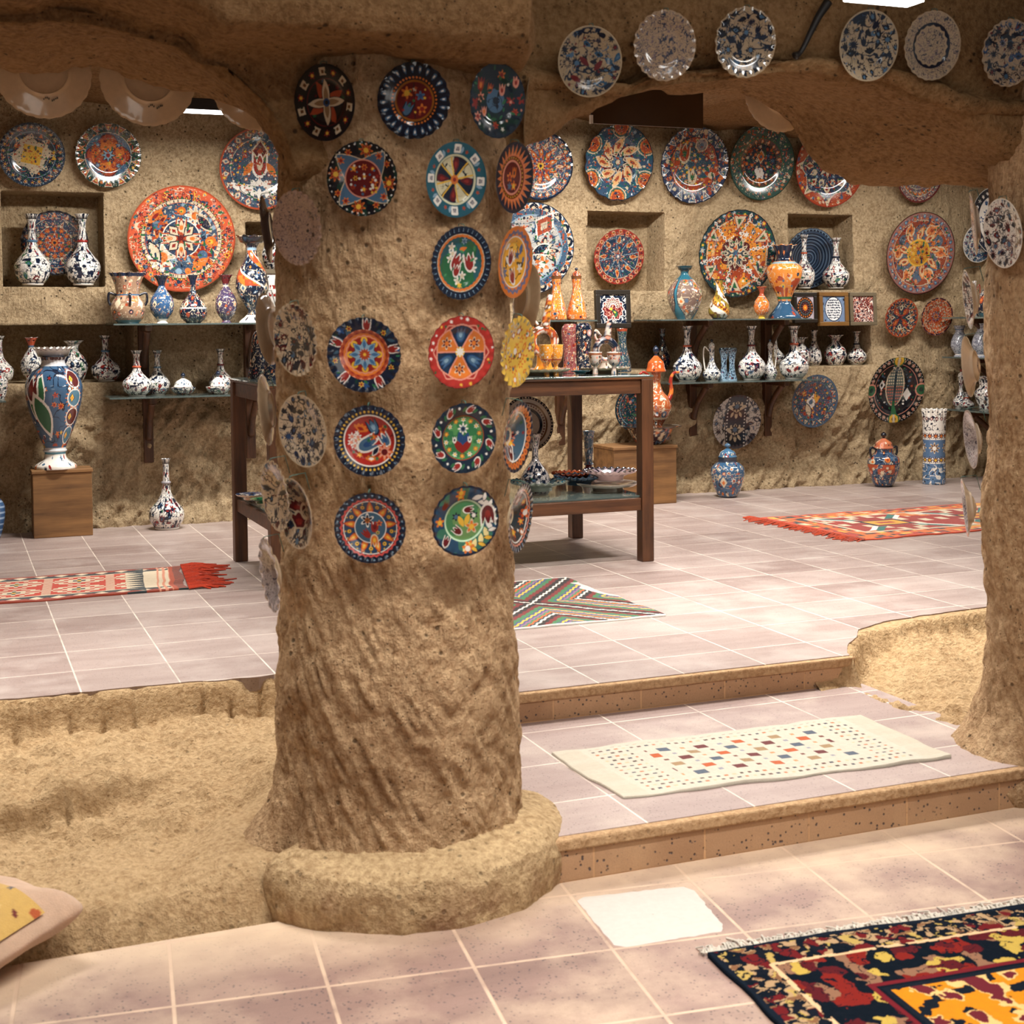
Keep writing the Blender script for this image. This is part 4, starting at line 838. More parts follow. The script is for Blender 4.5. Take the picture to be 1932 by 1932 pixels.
def tubec(name, path, r, root, base, pal, seed=1, sc_=40, n=12, mat=None):
    mb = MB().tube(path, r, n); V = np.concatenate(mb.V)
    return mb.build(name, mat or CER, root, True, 0, spotc(V, base, pal, sc_, seed))
def spotc(V, base, pal, s=40, seed=1, t=.1):
    C = np.repeat(lin(base)[None], len(V), 0)
    for i, p in enumerate(pal): C[vn(V*s+i*5.3, seed+i) > t+.12] = lin(p)
    return C
BOT = [(.55,0),(.6,.015),(.62,.03),(.86,.1),(1,.22),(.95,.32),(.62,.43),(.36,.52),(.27,.6),(.24,.66),(.21,.75),(.22,.86),(.3,.95),(.42,1)]
SQB = [(.5,0),(.56,.02),(.9,.12),(1,.25),(.85,.4),(.45,.55),(.24,.66),(.2,.78),(.24,.9),(.38,1)]
BUL = [(.5,0),(.36,.05),(.5,.1),(.85,.22),(1,.38),(.86,.54),(.45,.69),(.27,.78),(.3,.84),(.42,.92),(.62,1)]
URN = [(.62,0),(.66,.03),(.88,.12),(1,.27),(.92,.42),(.72,.52),(.66,.57),(.72,.7),(.86,.88),(.98,1)]
SWR = [(.85,0),(.75,.03),(.38,.09),(.3,.14),(.62,.24),(.95,.36),(1,.45),(.85,.58),(.48,.72),(.3,.82),(.34,.88),(.6,.96),(.95,1)]
BIG = [(.74,0),(.73,.025),(.62,.05),(.45,.075),(.38,.1),(.37,.13),(.42,.15),(.38,.172),(.46,.22),(.68,.34),(.9,.5),(1,.64),(.97,.71),(.8,.79),(.52,.84),(.42,.87),(.41,.91),(.48,.95),(.6,.98),(.74,1)]
AMP = [(.6,0),(.62,.02),(.8,.12),(1,.32),(.97,.45),(.75,.6),(.4,.73),(.34,.8),(.45,.9),(.75,1)]
TEAL = [(.45,0),(.5,.03),(.8,.2),(1,.42),(.95,.55),(.65,.7),(.28,.82),(.22,.88),(.35,.96),(.5,1)]
CHAL = [(.95,0),(.9,.04),(.62,.12),(.38,.2),(.36,.24),(.5,.34),(.85,.5),(1,.62),(.98,.7),(.6,.78),(.46,.82),(.5,.9),(.66,1)]
PEAR = [(.6,0),(.66,.02),(.95,.12),(1,.24),(.8,.42),(.45,.6),(.3,.75),(.32,.88),(.48,1)]
WASP = [(.95,0),(1,.05),(.9,.2),(.6,.45),(.46,.65),(.5,.85),(.62,1)]
JAR = [(.52,0),(.56,.02),(.72,.15),(.93,.4),(1,.6),(.94,.75),(.7,.85),(.56,.9),(.56,1)]
COLV = [(.95,0),(1,.02),(1,.1),(.97,.3),(.96,.5),(.98,.7),(1,.85),(1,1)]
FLSK = [(1,0),(.98,.05),(.84,.25),(.7,.5),(.64,.7),(.56,.84),(.38,.94),(.15,.99),(.02,1)]
def izv(seed, base=WH, pal=(NV, RD, NV, DR), n=34, size=.24, bands=(), line=NV, kinds=('tul', 'carn', 'fl6', 'leaf', 'pet')):
    def f(c, h):
        c.rd.seed(seed); c.fill(base); c.vine(4.6, .11, line, seed); c.vine(7, .06, line, seed+4); c.vine(6, .03, SL, seed+5); c.blot(4.2, .46, line, seed+6)
        c.scat(0, 0, int(n*1.5), size*.95, pal, kinds, c2=[SL, RD, NV, WH], y=(.04*h, .97*h)); c.scat(0, 0, n, size*.4, (NV, RD, GR), ('leaf', 'dot'), y=(0, h))
        for a, b, k in bands: c.band(a*h, b*h, k)
        c.band(-1, .025*h, base); c.band(.03*h, .04*h, NV)
    return f
def mos(seed, base, pal, n=60, size=.16, bands=(), co=None, lineC=CR, diam=True):
    def f(c, h):
        c.rd.seed(seed); c.fill(base); c.vine(4.5, .06, lineC, seed); c.scat(0, 0, n, size, pal, FL+('leaf', 'dot', 'tul'), c2=pal, y=(.03*h, .98*h), co=co); c.scat(0, 0, n, size*.45, pal, ('dot', 'leaf'), y=(0, h))
        if diam:
            for i in range(4): c.m(-math.pi+math.pi/4+i*math.pi/2, .4*h, .34, 'dia', CR, pal[0], base)
        for a, b, k in bands: c.band(a*h, b*h, k)
    return f
VASES = {}
def vase(label, px, top, bot, w_, Y, z0, prof, paint, name='painted_vase', cat='vase', group=None, ring=None, lid=None, handles=None, spout=None, hcol=NV, **k):
    P = at(px, bot, 1, Y)
    if z0 is not None: P[2] = z0
    Zc = depth(P); H = at(px, top, 1, Y)[2]-P[2]; Rm = w_/2/F*Zc
    parts = ring or lid or handles or spout
    res = max(26, (bot-top)*.9)
    Hb = H
    if lid: Hb = H*lid[0]
    if not parts:
        o = lathe(name, prof, Rm, H, paint, None, res, **k); o.location = P; return tag(o, label, cat, group)
    r = empty(name, P); tag(r, label, cat, group)
    lathe('body', prof, Rm, Hb, paint, r, res, open_=k.pop('open_', not lid), **k)
    S = spl(prof, 200)
    if ring:
        f, c_ = ring; rr = np.interp(f, S[:, 1], S[:, 0])*Rm; a = np.linspace(0, 2*np.pi, 25)
        tubec('neck_ring', np.stack([rr*np.cos(a), rr*np.sin(a), 0*a+f*Hb], -1), Rm*.08, r, c_, [], 1, n=8)
    if lid:
        f, rl, c_, pal = lid; hl = H-Hb; LID = []
        LID.append(None); LID[0] = lathe('lid', [(rl*1.08, 0), (rl*1.1, .08), (rl, .24), (rl*.85, .6), (rl*.4, .88), (.1, 1.0)], Rm, hl*.62, lambda c, h: (c.fill(c_), c.scat(0, 0, 30, .13, pal, FL, y=(0, .8*h))), r, 40, open_=False, z0=Hb)
        lathe('knob', [(.11, 0), (.08, .2), (.17, .45), (.16, .75), (.03, 1)], Rm, hl*.4, lambda c, h: c.fill(pal[0]), LID[-1], 30, open_=False, z0=Hb+hl*.6)
    for hd in handles or ():
        pth = np.array(hd, float)*np.array([Rm, Rm, H]); tubec('handle', smooth_path(pth), Rm*.075, r, hcol, [], 1)
    for hd in spout or ():
        pth = smooth_path(np.array(hd, float)*np.array([Rm, Rm, H])); tubec('spout', pth, np.linspace(.16, .07, len(pth))*Rm, r, hcol, [RU, OR], 3)
    return r
def smooth_path(P, n=8):
    P = np.asarray(P, float); Pe = np.vstack([2*P[0]-P[1], P, 2*P[-1]-P[-2]]); out = []
    for i in range(len(P)-1):
        a, b, c, d = Pe[i:i+4]
        for k in range(n):
            f = k/n; out.append(.5*((2*b)+(c-a)*f+(2*a-5*b+4*c-d)*f*f+(3*b-a-3*c+d)*f**3))
    out.append(P[-1]); return np.array(out)

# ------------------------------------------------------------------ glass shelves and brackets on the walls
ZU, ZLOW = 1.268, .822
GS = 'glass shelves on the cave walls'
def shelf(x0, x1, z, label, Y0=8.88, Y1=9.36, px=True):
    a = at(x0, 700, 1, Y0)[0] if px else x0; b = at(x1, 700, 1, Y0)[0] if px else x1
    tag(MB().box((a, Y0, z-.01), (b, Y1, z)).build('glass_shelf', GLASS, bevel=.001), label, 'shelf', GS)
shelf(216, 508, ZU, 'upper glass shelf left of pillar carrying five coloured vases')
shelf(206, 512, ZLOW, 'lower glass shelf left of pillar with white bottles and lidded dishes')
shelf(-260, 10, ZLOW, 'short glass shelf ending at the left frame edge')
shelf(1022, 1128, ZU, 'small upper glass shelf with two orange decanters beside peacock tile')
shelf(1248, 1532, ZU, 'upper glass shelf right of centre carrying teal and orange vases')
shelf(1262, 1552, ZLOW, 'lower glass shelf with white bottles above the striped navy plate')
def bracket(px, py, z, label, hgt=.42, armd=.33):
    x = at(px, py, 1, 9.24)[0]; r = empty('shelf_bracket', (x, 9.24, z-.011)); tag(r, label, 'bracket', 'wooden brackets under the glass shelves')
    MB().box((-.03, -.03, -hgt), (.03, .035, 0)).build('post', WOOD, r, bevel=.004)
    MB().box((-.022, -armd+.05, -.035), (.022, -.03, 0)).build('arm', WOOD, r, bevel=.003)
    pth = smooth_path([(0, -.03, -.27), (0, -.075, -.17), (0, -.15, -.09), (0, -.22, -.03)])
    MB().tube(pth, .022, 8).build('brace', WOOD, r, True)
bracket(270, 640, ZU, 'wooden bracket under left end of upper left glass shelf')
bracket(469, 640, ZU, 'wooden bracket under upper left glass shelf, beside the blue flasks')
bracket(279, 800, ZLOW, 'wooden bracket under lower left shelf, above white floor bottle')
bracket(472, 800, ZLOW, 'wooden bracket under lower left shelf, behind the table leg')
bracket(1053, 640, ZU, 'wooden bracket under the orange decanters')
bracket(1056, 800, ZLOW, 'wooden bracket behind the back leg of the display table')
bracket(1305, 640, ZU, 'wooden bracket behind the red-ringed white bottle')
bracket(1446, 640, ZU, 'wooden bracket under the right end of upper right shelf')
bracket(1305, 790, ZLOW, 'wooden bracket left of the striped navy plate')
bracket(1446, 790, ZLOW, 'wooden bracket between striped navy plate and slate bird plate')

# ------------------------------------------------------------------ vases: left wall
Yv = 9.06
G1 = 'vases on the upper left glass shelf'
r = vase('brown and cream urn with dark loop handles on upper left glass shelf', 242, 515, 606, 64, Yv, ZU, URN, mos(1, (150,120,96), [CR,OR,RU,NV,PK], 70, .17, ((.93,1,NV),(0,.07,TE),(.55,.585,SL)), lineC=CR), group=G1, scal=12,
    handles=[[(.62,-.0,.56),(1.05,0,.6),(1.1,0,.45),(.98,0,.36)],[(-.62,0,.56),(-1.05,0,.6),(-1.1,0,.45),(-.98,0,.36)],[(0,-.64,.56),(0,-1.05,.58),(0,-1.12,.45),(0,-.98,.36)]], hcol=BK)
vase('blue baluster vase with white diamonds, right of the brown urn', 306, 520, 606, 45, Yv, ZU, BUL, mos(2, (50,84,122), [NV,CR,OR,RD,SL], 50, .16, ((.78,1,NV),(0,.1,WH))), group=G1, scal=8)
vase('squat blue and orange bottle vase with thin neck on upper left shelf', 365, 519, 606, 52, Yv, ZU, SQB, mos(3, NV, [RU,OR,CR,RD,SL], 60, .18, ((.8,1,NV),(.3,.33,WH))), group=G1)
vase('slim purple-blue vase with orange flowers, left of the tall swirled vase', 427, 519, 606, 41, Yv, ZU, BUL, mos(4, (70,60,88), [OR,CR,RU,NV,LB], 50, .17, ((.76,.79,CR),(.82,1,DR))), group=G1, scal=8)
def q(c, h):
    mos(5, NV, [SL,CR,OR,WH,LB], 70, .16, ())(c, h); z = c.Y/h; s = ((c.X+z*9) % math.pi)/math.pi; I = (s < .34) & (z > .42) & (z < .86); c.C[I] = lin(RU); J = I & (vn(np.stack([c.X*4, c.Y*4, 0*c.X], -1), 3) > .1); c.C[J] = lin(OR); c.C[(np.abs(s-.36) < .03) & (z > .4) & (z < .86)] = lin(WH); c.band(.84*h, .87*h, LB); c.band(0, .09*h, WH); c.row(8, .05*h, 'tul', .14, NV)
vase('tall dark blue vase with spiralling orange bands and flared rim, by the pillar', 477, 446, 605, 62, Yv, ZU, SWR, q, group=G1, scal=10)
GN = 'white bottles in the wall niches'
vase('white bottle vase with red flowers, left one in the square niche', 62, 404, 538, 66, WY+.06, rects[0][2]+.006, BOT, izv(11, pal=(DR,RD,NV,GR), n=30), group=GN, ring=(.62, SL))
vase('white bottle vase with navy scrolls, right one in the square niche', 157, 404, 538, 64, WY+.06, rects[0][2]+.006, BOT, izv(12, pal=(NV,NV,(60,50,60)), n=34), group=GN, ring=(.62, RD))
vase('white vase with navy leaves in the small niche behind swirled vase', 517, 430, 500, 44, WY+.06, rects[1][2]+.006, AMP, izv(13), group=GN)
vase('red-flowered white bottle in the right niche, right of ridged blue plate', 1577, 449, 545, 50, WY+.04, rects[3][2]+.006, BOT, izv(14, pal=(DR,RD,DR,GR), n=44, size=.2), group=GN, ring=(.62, NV))
vase('slim white bottle with red band, in front of the ridged blue plate', 1517, 443, 545, 40, WY+.04, rects[3][2]+.006, BOT, izv(15), group=GN, ring=(.66, RU))
GR1 = 'vases in the long wall recesses'
YR = WY+.08
vase('white bottle cut by the left frame edge inside the long recess', 0, 634, 716, 50, YR, RZ, BOT, izv(21), group=GR1)
vase('small white vase with orange scalloped lip in long left recess', 60, 637, 714, 40, YR, RZ, BUL, izv(22, bands=((.82,1,RU),(.78,.82,SL))), group=GR1, scal=6)
vase('white amphora with flat rim behind the big floor vase', 140, 643, 717, 50, YR, RZ, AMP, izv(23, pal=(RD,NV,GR,NV)), group=GR1)
vase('round white bottle with red and navy flowers, rightmost in long left recess', 200, 633, 717, 54, YR, RZ, BOT, izv(24, pal=(NV,DR,NV,RD), n=40), group=GR1, ring=(.66, SL))
vase('navy and white wine-glass shaped bottle in the dark recess behind pedestal ewer', 1250, 620, 700, 30, YR, RZ, PEAR, mos(25, NV, [CR,SL,RD,OR], 40, .2, ((.82,.86,LB),)), group=GR1)
vase('white bottle half hidden behind slim ewer in right recess', 1462, 626, 694, 36, YR, RZ, BOT, izv(26), group=GR1)
vase('flat-rimmed white vase behind the bottle with red band', 1510, 636, 694, 40, YR, RZ, AMP, izv(27), group=GR1)
vase('narrow white and maroon vase in right recess', 1536, 623, 694, 29, YR, RZ, PEAR, izv(28, pal=(DR,NV,(90,50,60))), group=GR1)
vase('round white vase with wide rim and single red rose, in right recess', 1576, 632, 693, 42, YR, RZ, AMP, izv(29, pal=(NV,RD,NV)), group=GR1)
vase('white bottle with many red carnations, rightmost in right recess', 1616, 625, 693, 38, YR, RZ, BOT, izv(30, pal=(DR,RD,NV)), group=GR1, ring=(.62, NV))
GL = 'white bottles and dishes on the lower glass shelves'
YL = 9.05
vase('white bottle with tall red tulips at left end of lower left shelf', 259, 661, 748, 54, YL, ZLOW, BOT, izv(31, pal=(DR,NV,RD), n=30), group=GL, ring=(.64, RU))
vase('white bottle with slate ring, second on lower left shelf', 298, 661, 746, 46, 9.14, ZLOW, BOT, izv(32, pal=(NV,DR,SL)), group=GL, ring=(.62, SL))
vase('white bottle standing behind the second lidded dish, near table leg', 417, 658, 746, 44, 9.16, ZLOW, BOT, izv(33, pal=(DR,RD,NV)), group=GL, ring=(.64, DR))
vase('small round white bottle at the left frame edge on short shelf', 0, 704, 752, 30, YL, ZLOW, JAR, izv(34), group=GL)
DISH = [(.5,0),(.62,.1),(.8,.35),(.96,.7),(1,.95),(1,1)]
vase('white lidded dish with pointed knob on lower left glass shelf', 346, 703, 745, 46, 9.08, ZLOW, DISH, izv(35, n=14), name='lidded_dish', cat='dish', group=GL, lid=(.33, .72, WH, (NV, RD, SL)))
vase('white lidded dish in front of the bottle near table leg', 412, 700, 745, 46, 9.02, ZLOW, DISH, izv(36, n=14), name='lidded_dish', cat='dish', group=GL, lid=(.33, .6, WH, (NV, RD, SL)))
vase('white bottle with navy scroll medallions at left end of lower right shelf', 1297, 615, 719, 54, YL, ZLOW, BOT, izv(37, pal=(NV,NV,BL)), group=GL, ring=(.64, RU))
vase('white bottle with red flowers in middle of lower right shelf', 1418, 615, 719, 52, YL, ZLOW, BOT, izv(38, pal=(DR,SL,RD), size=.2, n=40), group=GL, ring=(.64, DR))
vase('white bottle with red band and fanned tulips, right end of lower right shelf', 1498, 615, 718, 56, YL, ZLOW, BOT, izv(39, pal=(DR,RD,NV), n=30), group=GL, ring=(.66, RU))
EWR = [(.7,0),(.75,.02),(1,.14),(.95,.26),(.55,.42),(.3,.58),(.26,.7),(.3,.84),(.34,1)]
vase('white and navy ewer with pale handle on lower right shelf', 1343, 640, 719, 34, YL, ZLOW, EWR, izv(40, pal=(NV,SL,BL)), name='ewer', cat='ewer', group=GL, lid=(.82, .34, WH, (NV, SL, BL)), handles=[[(-.35,0,.72),(-.9,0,.82),(-1.05,0,.6),(-.85,0,.25)]], hcol=WH)
vase('tall thin white and blue ewer between two lower-shelf bottles', 1453, 640, 718, 26, YL, ZLOW, EWR, izv(41, pal=(SL,BL,NV)), name='ewer', cat='ewer', group=GL, lid=(.84, .36, WH, (SL, NV, BL)), handles=[[(.35,0,.75),(1.0,0,.85),(1.05,0,.6),(.8,0,.25)]], hcol=WH)
for px, lab, dx in ((1366, 'blue leaf-patterned half of a split vase, left half', -1), (1381, 'blue and white half of a split vase, right half', 1)):
    vase(lab, px, 656, 719, 22, YL, ZLOW, [(1,0),(.95,.05),(.6,.3),(.5,.55),(.75,.8),(.95,.93),(.8,1)], izv(42+dx, LB, (NV,BL,NV)), group=GL, flat=.6)

# upper right shelf
G2 = 'vases on the upper right glass shelf'
def q(c, h):
    mos(51, (120,100,90), [CR,WH,OR,SL,GR,RU], 60, .18, (), lineC=CR, diam=False)(c, h); c.band(.74*h, 9, TE); s = np.abs(((c.X) % (2*math.pi/3))-math.pi/3); z = c.Y/h; c.C[s < .08+.5*ss(.3, .0, z)] = lin((52,112,130)); c.C[(np.abs(s-.1-.5*ss(.3, .0, z)) < .025)] = lin(NV)
vase('teal-trimmed vase with floral panels and narrow flared neck', 1292, 502, 603, 66, Yv, ZU, TEAL, q, group=G2)
def q(c, h):
    c.fill((226,160,60)); z = c.Y/h; s = ((c.X+z*6) % (math.pi))/math.pi; c.C[s < .33] = lin(WH); c.C[(s > .66)] = lin((150,130,50)); k = ((c.X*5).astype(int)+(c.Y*5).astype(int)) % 2 == 0; c.C[k & (s > .35) & (s < .66) & (z < .4)] = lin((120,50,30)); c.blot(5, .35, BR, 3); c.band(0, .03*h, NV); c.band(.97*h, 9, BK)
vase('yellow and white twisted vase leaning its neck, beside big chain star plate', 1357, 527, 602, 40, Yv, ZU, PEAR, q, group=G2, lobes=3, twist=5)
vase('small orange vase with blue diamond on upper right shelf', 1437, 541, 602, 30, Yv, ZU, BUL, mos(53, (222,120,50), [SL,CR,NV,RU,YE], 40, .2, ((.7,1,RU),(0,.1,YE),(.68,.7,CR))), group=G2, scal=6)
def q(c, h):
    mos(54, (226,140,60), [RU,SL,CR,YE,RD,NV], 70, .17, ((.78,1,NV),(.26,.3,GR),(0,.24,(44,80,110))), diam=False)(c, h); c.blot(3, .1, RU, 4, ymin=.3*h, ymax=.55*h); c.scat(0,0,26,.15,[LB,CR,SL,RU],FL,y=(0,.24*h)); c.scat(0,0,16,.15,[OR,CR,SL],FL,y=(.8*h,.98*h)); c.band(.745*h, .775*h, (150,180,190))
vase('large orange footed vase with wavy navy neck, right end of upper shelf', 1480, 463, 603, 66, 9.08, ZU, CHAL, q, group=G2, scal=8)
G3 = 'orange decanters beside the pillar'
for px, sd, lab in ((1050, 55, 'orange decanter with stopper, nearer the pillar'), (1088, 56, 'orange decanter with spiral stripe and grey stopper, left of peacock tile')):
    vase(lab, px, 505, 602, 38, Yv, ZU, [(.9,0),(1,.04),(.97,.18),(.75,.4),(.45,.65),(.4,.78),(.5,.95),(.55,1)], mos(sd, (218,116,44), [RU,CR,SL,YE,NV], 50, .2, ((.93,1,BR),), diam=False), name='decanter', cat='decanter', group=G3, lid=(.84, .42, (150,70,40), (NV, OR, CR)), lobes=3, twist=5)

# framed tiles
GF = 'framed tiles on the wall ledge'
def frame(px0, px1, py0, py1, fw_, fmat, paint, label, Y=9.2, inner=0, lean=.06):
    a = at(px0, (py0+py1)/2, 1, Y); b = at(px1, (py0+py1)/2, 1, Y); t_ = at((px0+px1)/2, py0, 1, Y); bo = at((px0+px1)/2, py1, 1, Y)
    W, Hh = b[0]-a[0], t_[2]-bo[2]; f = fw_/F*depth(a)
    r = empty('framed_tile', ((a[0]+b[0])/2, Y, bo[2])); tag(r, label, 'framed tile', GF); r.rotation_euler = (-lean, 0, 0)
    mb = MB(); mb.box((-W/2, -.02, 0), (W/2, .02, f)).box((-W/2, -.02, Hh-f), (W/2, .02, Hh)).box((-W/2, -.02, f), (-W/2+f, .02, Hh-f)).box((W/2-f, -.02, f), (W/2, .02, Hh-f))
    mb.build('frame', fmat, r, bevel=.004)
    n = 90; U, V = np.meshgrid(np.linspace(-1, 1, n), np.linspace(-1, 1, n), indexing='ij'); c = Cv(U.ravel(), V.ravel()); paint(c)
    mk('tile', np.stack([U*(W/2-f*.9), 0*U-.008, Hh/2+V*(Hh/2-f*.9)], -1).reshape(-1, 3), gq(n, n), CER, r, c.C)
GILT = flat_mat('dark_gilt_frame', (120, 84, 40), .4); EBON = flat_mat('ebony_frame', (38, 32, 26), .35); GREYF = flat_mat('grey_gilt_frame', (104, 92, 72), .45)
def q(c):
    c.fill((190,170,150)); c.fill(NV); c.vine(6,.16,WH,3); c.inwave(.8,.05,12,WH); c.inwave(.74,.05,12,DR); c.vine(9,.16,PK,6,0,.7)
    for i in range(9): a = -1.4+i*.35; c.m(.42*math.sin(a),.12+.42*math.cos(a),.17,'pet',DR,CR,WH,a)
    c.m(.1,-.2,.22,'pet',GR,YE,NV,-.9); c.m(-.15,.0,.1,'dot',YE); c.m(.2,-.45,.2,'leaf',GR,None,None,.8); c.m(0,-.6,.16,'fl6',WH,RD)
frame(1124, 1189, 547, 619, 9, EBON, q, 'black-framed square tile with red peacock, beside the orange decanters', 9.1)
def q(c): c.fill((190,180,190)); c.ring(0,.92,(60,44,36)); c.rep(20,.78,'dot',.06,OR); c.ring(.5,.68,(70,60,50)); c.rep(16,.58,'dot',.05,SL); c.ring(.3,.46,NV); c.rep(12,.38,'leaf',.08,RU); c.ring(0,.26,OR); c.ring(0,.1,YE)
frame(1497, 1541, 552, 609, 7, EBON, q, 'black-framed tile with round brown and orange rosette, behind large footed vase', 9.22)
def q(c):
    c.fill((110,130,160)); c.scat(0,1.4,40,.12,[NV,LB,SL],FL); I = (c.X/.72)**2+(c.Y/.9)**2 < 1.1; c.C[I] = lin(NV); I = (c.X/.68)**2+(c.Y/.86)**2 < 1.05; c.C[I] = lin((226,228,230))
    # calligraphy lines
    for k in range(8):
        y = .66-k*.19; wl = .6*math.sqrt(max(0, 1-(y/.9)**2)); J = (np.abs(c.Y-y-.03*vn(np.stack([c.X*14,0*c.X+k,0*c.X],-1),5)) < .035+.03*vn(np.stack([c.X*20,0*c.X+k,0*c.X],-1),9)) & (np.abs(c.X) < wl); c.C[J] = lin((40,50,70))
frame(1545, 1600, 551, 615, 8, GILT, q, 'gilt-framed tile with oval of calligraphy lines, middle of three framed tiles')
def q(c): c.fill((90,30,36)); c.vine(7,.14,WH,3); c.vine(10,.1,PK,8); c.scat(0,1.4,16,.16,[DR,RD],FL,c2=[NV],co=WH)
frame(1603, 1653, 552, 614, 7, GREYF, q, 'framed maroon and white floral tile, rightmost on the wall ledge')
def q(c):
    c.fill((226,222,216)); c.scat(.9,1.5,40,.14,[TE,DG,RD,NV],('leaf','fl5'))
    for k in range(2):
        y = .2-k*.45; J = (np.abs(c.Y-y) < .12) & (np.abs(c.X) < .6) & (vn(np.stack([c.X*16, c.Y*7, 0*c.X], -1), 4+k) > .05); c.C[J] = lin(RD)
frame(486, 552, 508, 588, 9, GREYF, q, 'framed white tile with red lettering leaning behind the swirled vase', 9.2)

# ------------------------------------------------------------------ floor pieces along the back wall
def box_ped(x0, x1, ytop, ybot, Yf, dep, label):
    a = at(x0, ybot, 1, Yf); b = at(x1, ybot, 1, Yf); zt = at((x0+x1)/2, ytop, 1, Yf)[2]
    r = empty('wooden_box', ((a[0]+b[0])/2, Yf+dep/2, 0)); tag(r, label, 'box', 'wooden display boxes'); W = b[0]-a[0]
    MB().box((-W/2+.006, -dep/2+.006, 0), (W/2-.006, dep/2-.006, zt-.022)).build('carcass', WOODB, r, bevel=.004)
    MB().box((-W/2, -dep/2, zt-.022), (W/2, dep/2, zt)).build('top_board', WOODB, r, bevel=.004)
    return zt
zt1 = box_ped(62, 178, 886, 1013, 8.87, .2, 'wooden box under the big baluster vase, left of back wall')
def q(c, h):
    c.fill((62,92,122)); c.rd.seed(8); c.vine(3.5,.06,NV,3); c.scat(0,0,90,.12,[NV,LB,RU,OR,WH,SL],FL+('leaf',),c2=[WH,RD],y=(.2*h,.84*h)); c.blot(2.6,.2,RU,9,ymin=.19*h,ymax=.32*h); c.scat(0,0,30,.12,[OR,DR,YE],FL,y=(.18*h,.33*h))
    for k in range(4): c.m(.75,.28*h+k*.155*h,.42-.03*abs(k-2),'fl16',OR,None,None); c.m(.75,.28*h+k*.155*h,.33,'dot',WH); c.m(.75,.28*h+k*.155*h,.29,'dot',(90,36,36) if k % 2 else (80,120,140)); c.m(.62,.28*h+k*.155*h,.13,'dia',YE,OR,NV)
    c.m(-.75,.6*h,.85,'leaf',WH,None,None,.25); c.m(-.75,.6*h,.76,'leaf',GR,None,None,.25); c.m(-.95,.66*h,.42,'tul',DR,RD,WH,-.1); c.m(-.55,.45*h,.7,'leaf',GR,None,WH,-.35)
    c.band(0,.12*h,WH); c.scat(0,0,30,.11,[NV,RD,SL,OR],('fl6','leaf','tul'),y=(0,.11*h)); c.band(.12*h,.14*h,(70,130,150)); c.band(.14*h,.175*h,(206,206,206)); c.band(.85*h,.9*h,(206,206,206)); c.band(.9*h,9,(90,50,50)); c.scat(0,0,20,.12,[RU,NV,WH,SL],('leaf','fl5'),y=(.9*h,.98*h)); c.band(.985*h,9,WH)
vase('very large blue baluster vase with tulips and orange roundels on the wooden box', 105, 656, 889, 104, 8.975, zt1, BIG, q, group='floor-standing vases', scal=20)
vase('white long-necked bottle vase with red tulips standing on the floor, left', 315, 865, 998, 66, 8.97, 0, [(.68,0),(.7,.02),(.72,.04),(.93,.12),(1,.2),(.9,.29),(.55,.39),(.32,.49),(.23,.58),(.21,.65),(.18,.72),(.17,.85),(.2,.96),(.27,1)], izv(61, pal=(RD,NV,SL,DR), n=44, size=.2), group='floor-standing vases', ring=(.66, GY))
def q(c, h):
    c.fill((60,90,130)); 
    for k in range(8): c.band((.08+k*.12)*h, (.12+k*.12)*h, (150,170,196))
vase('blue and white striped round jar cut by the left frame edge', -14, 930, 982, 46, 8.95, 0, JAR, q, name='striped_jar', cat='jar', group='floor-standing vases')
vase('blue ginger jar with domed lid on the floor, below the striped plate', 1373, 836, 938, 64, 8.87, 0, JAR, mos(63, (60,96,130), [OR,CR,NV,SL,RU,WH], 60, .17, ((.88,1,(50,60,74)),(0,.04,NV))), name='ginger_jar', cat='jar', group='floor-standing vases', lid=(.74, .5, (70,112,144), (SL, CR, RD, WH)))
def q(c, h): mos(64, (46,70,100), [OR,CR,RU,NV,SL], 60, .19, ((.6,.615,BK),(.33,.345,BK),(0,.05,NV)))(c, h); c.blot(3,.1,RU,5,ymin=.35*h,ymax=.6*h); c.scat(0,0,20,.16,[CR,OR,NV,PK],FL,y=(.35*h,.58*h))
vase('dark jar with two black handles and pointed lid on the floor, right', 1667, 815, 917, 60, 8.93, 0, JAR, q, name='lidded_jar', cat='jar', group='floor-standing vases', lid=(.7, .56, (190,110,80), (BK, CR, NV, OR)), handles=[[(.55,0,.69),(.95,0,.72),(1.0,0,.62),(.86,0,.53)],[(-.55,0,.69),(-.95,0,.72),(-1.0,0,.62),(-.86,0,.53)]], hcol=BK)
def q(c, h):
    c.fill(WH); c.vine(4.5,.14,NV,3,ymin=.7*h); c.row(14,.88*h,'fl8',.16,RD,WH,NV); c.band(.6*h,.72*h,WH); c.row(12,.65*h,'fl8',.24,DR,OR,NV); c.band(.36*h,.6*h,(90,120,156)); c.row(5,.49*h,'fl8',.4,BR,WH,CR); c.row(12,.33*h,'fl8',.24,DR,YE,NV); c.band(0,.28*h,(90,124,160)); c.vine(3,.16,WH,8,ymax=.27*h); c.vine(4,.1,NV,9,ymax=.27*h); c.row(16,.97*h,'dot',.16,WH,NV)
vase('tall white and blue cylinder vase with pierced bands on the floor', 1762, 772, 912, 43, 8.91, 0, COLV, q, group='floor-standing vases', scal=14)
zt2 = box_ped(1158, 1279, 842, 948, 8.72, .34, 'wooden box carrying the wide bowl and ewer, behind the display table')
def q(c, h): mos(65, (60,40,50), [RU,OR,NV,CR,SL], 60, .16, ((.94,1,BK),), diam=False)(c, h)
vase('wide dark bowl with flat rim on the wooden box', 1227, 803, 841, 120, 8.89, zt2, [(.42,0),(.46,.05),(.55,.3),(.66,.62),(.76,.88),(.98,.985),(1,1)], q, name='wide_bowl', cat='bowl')
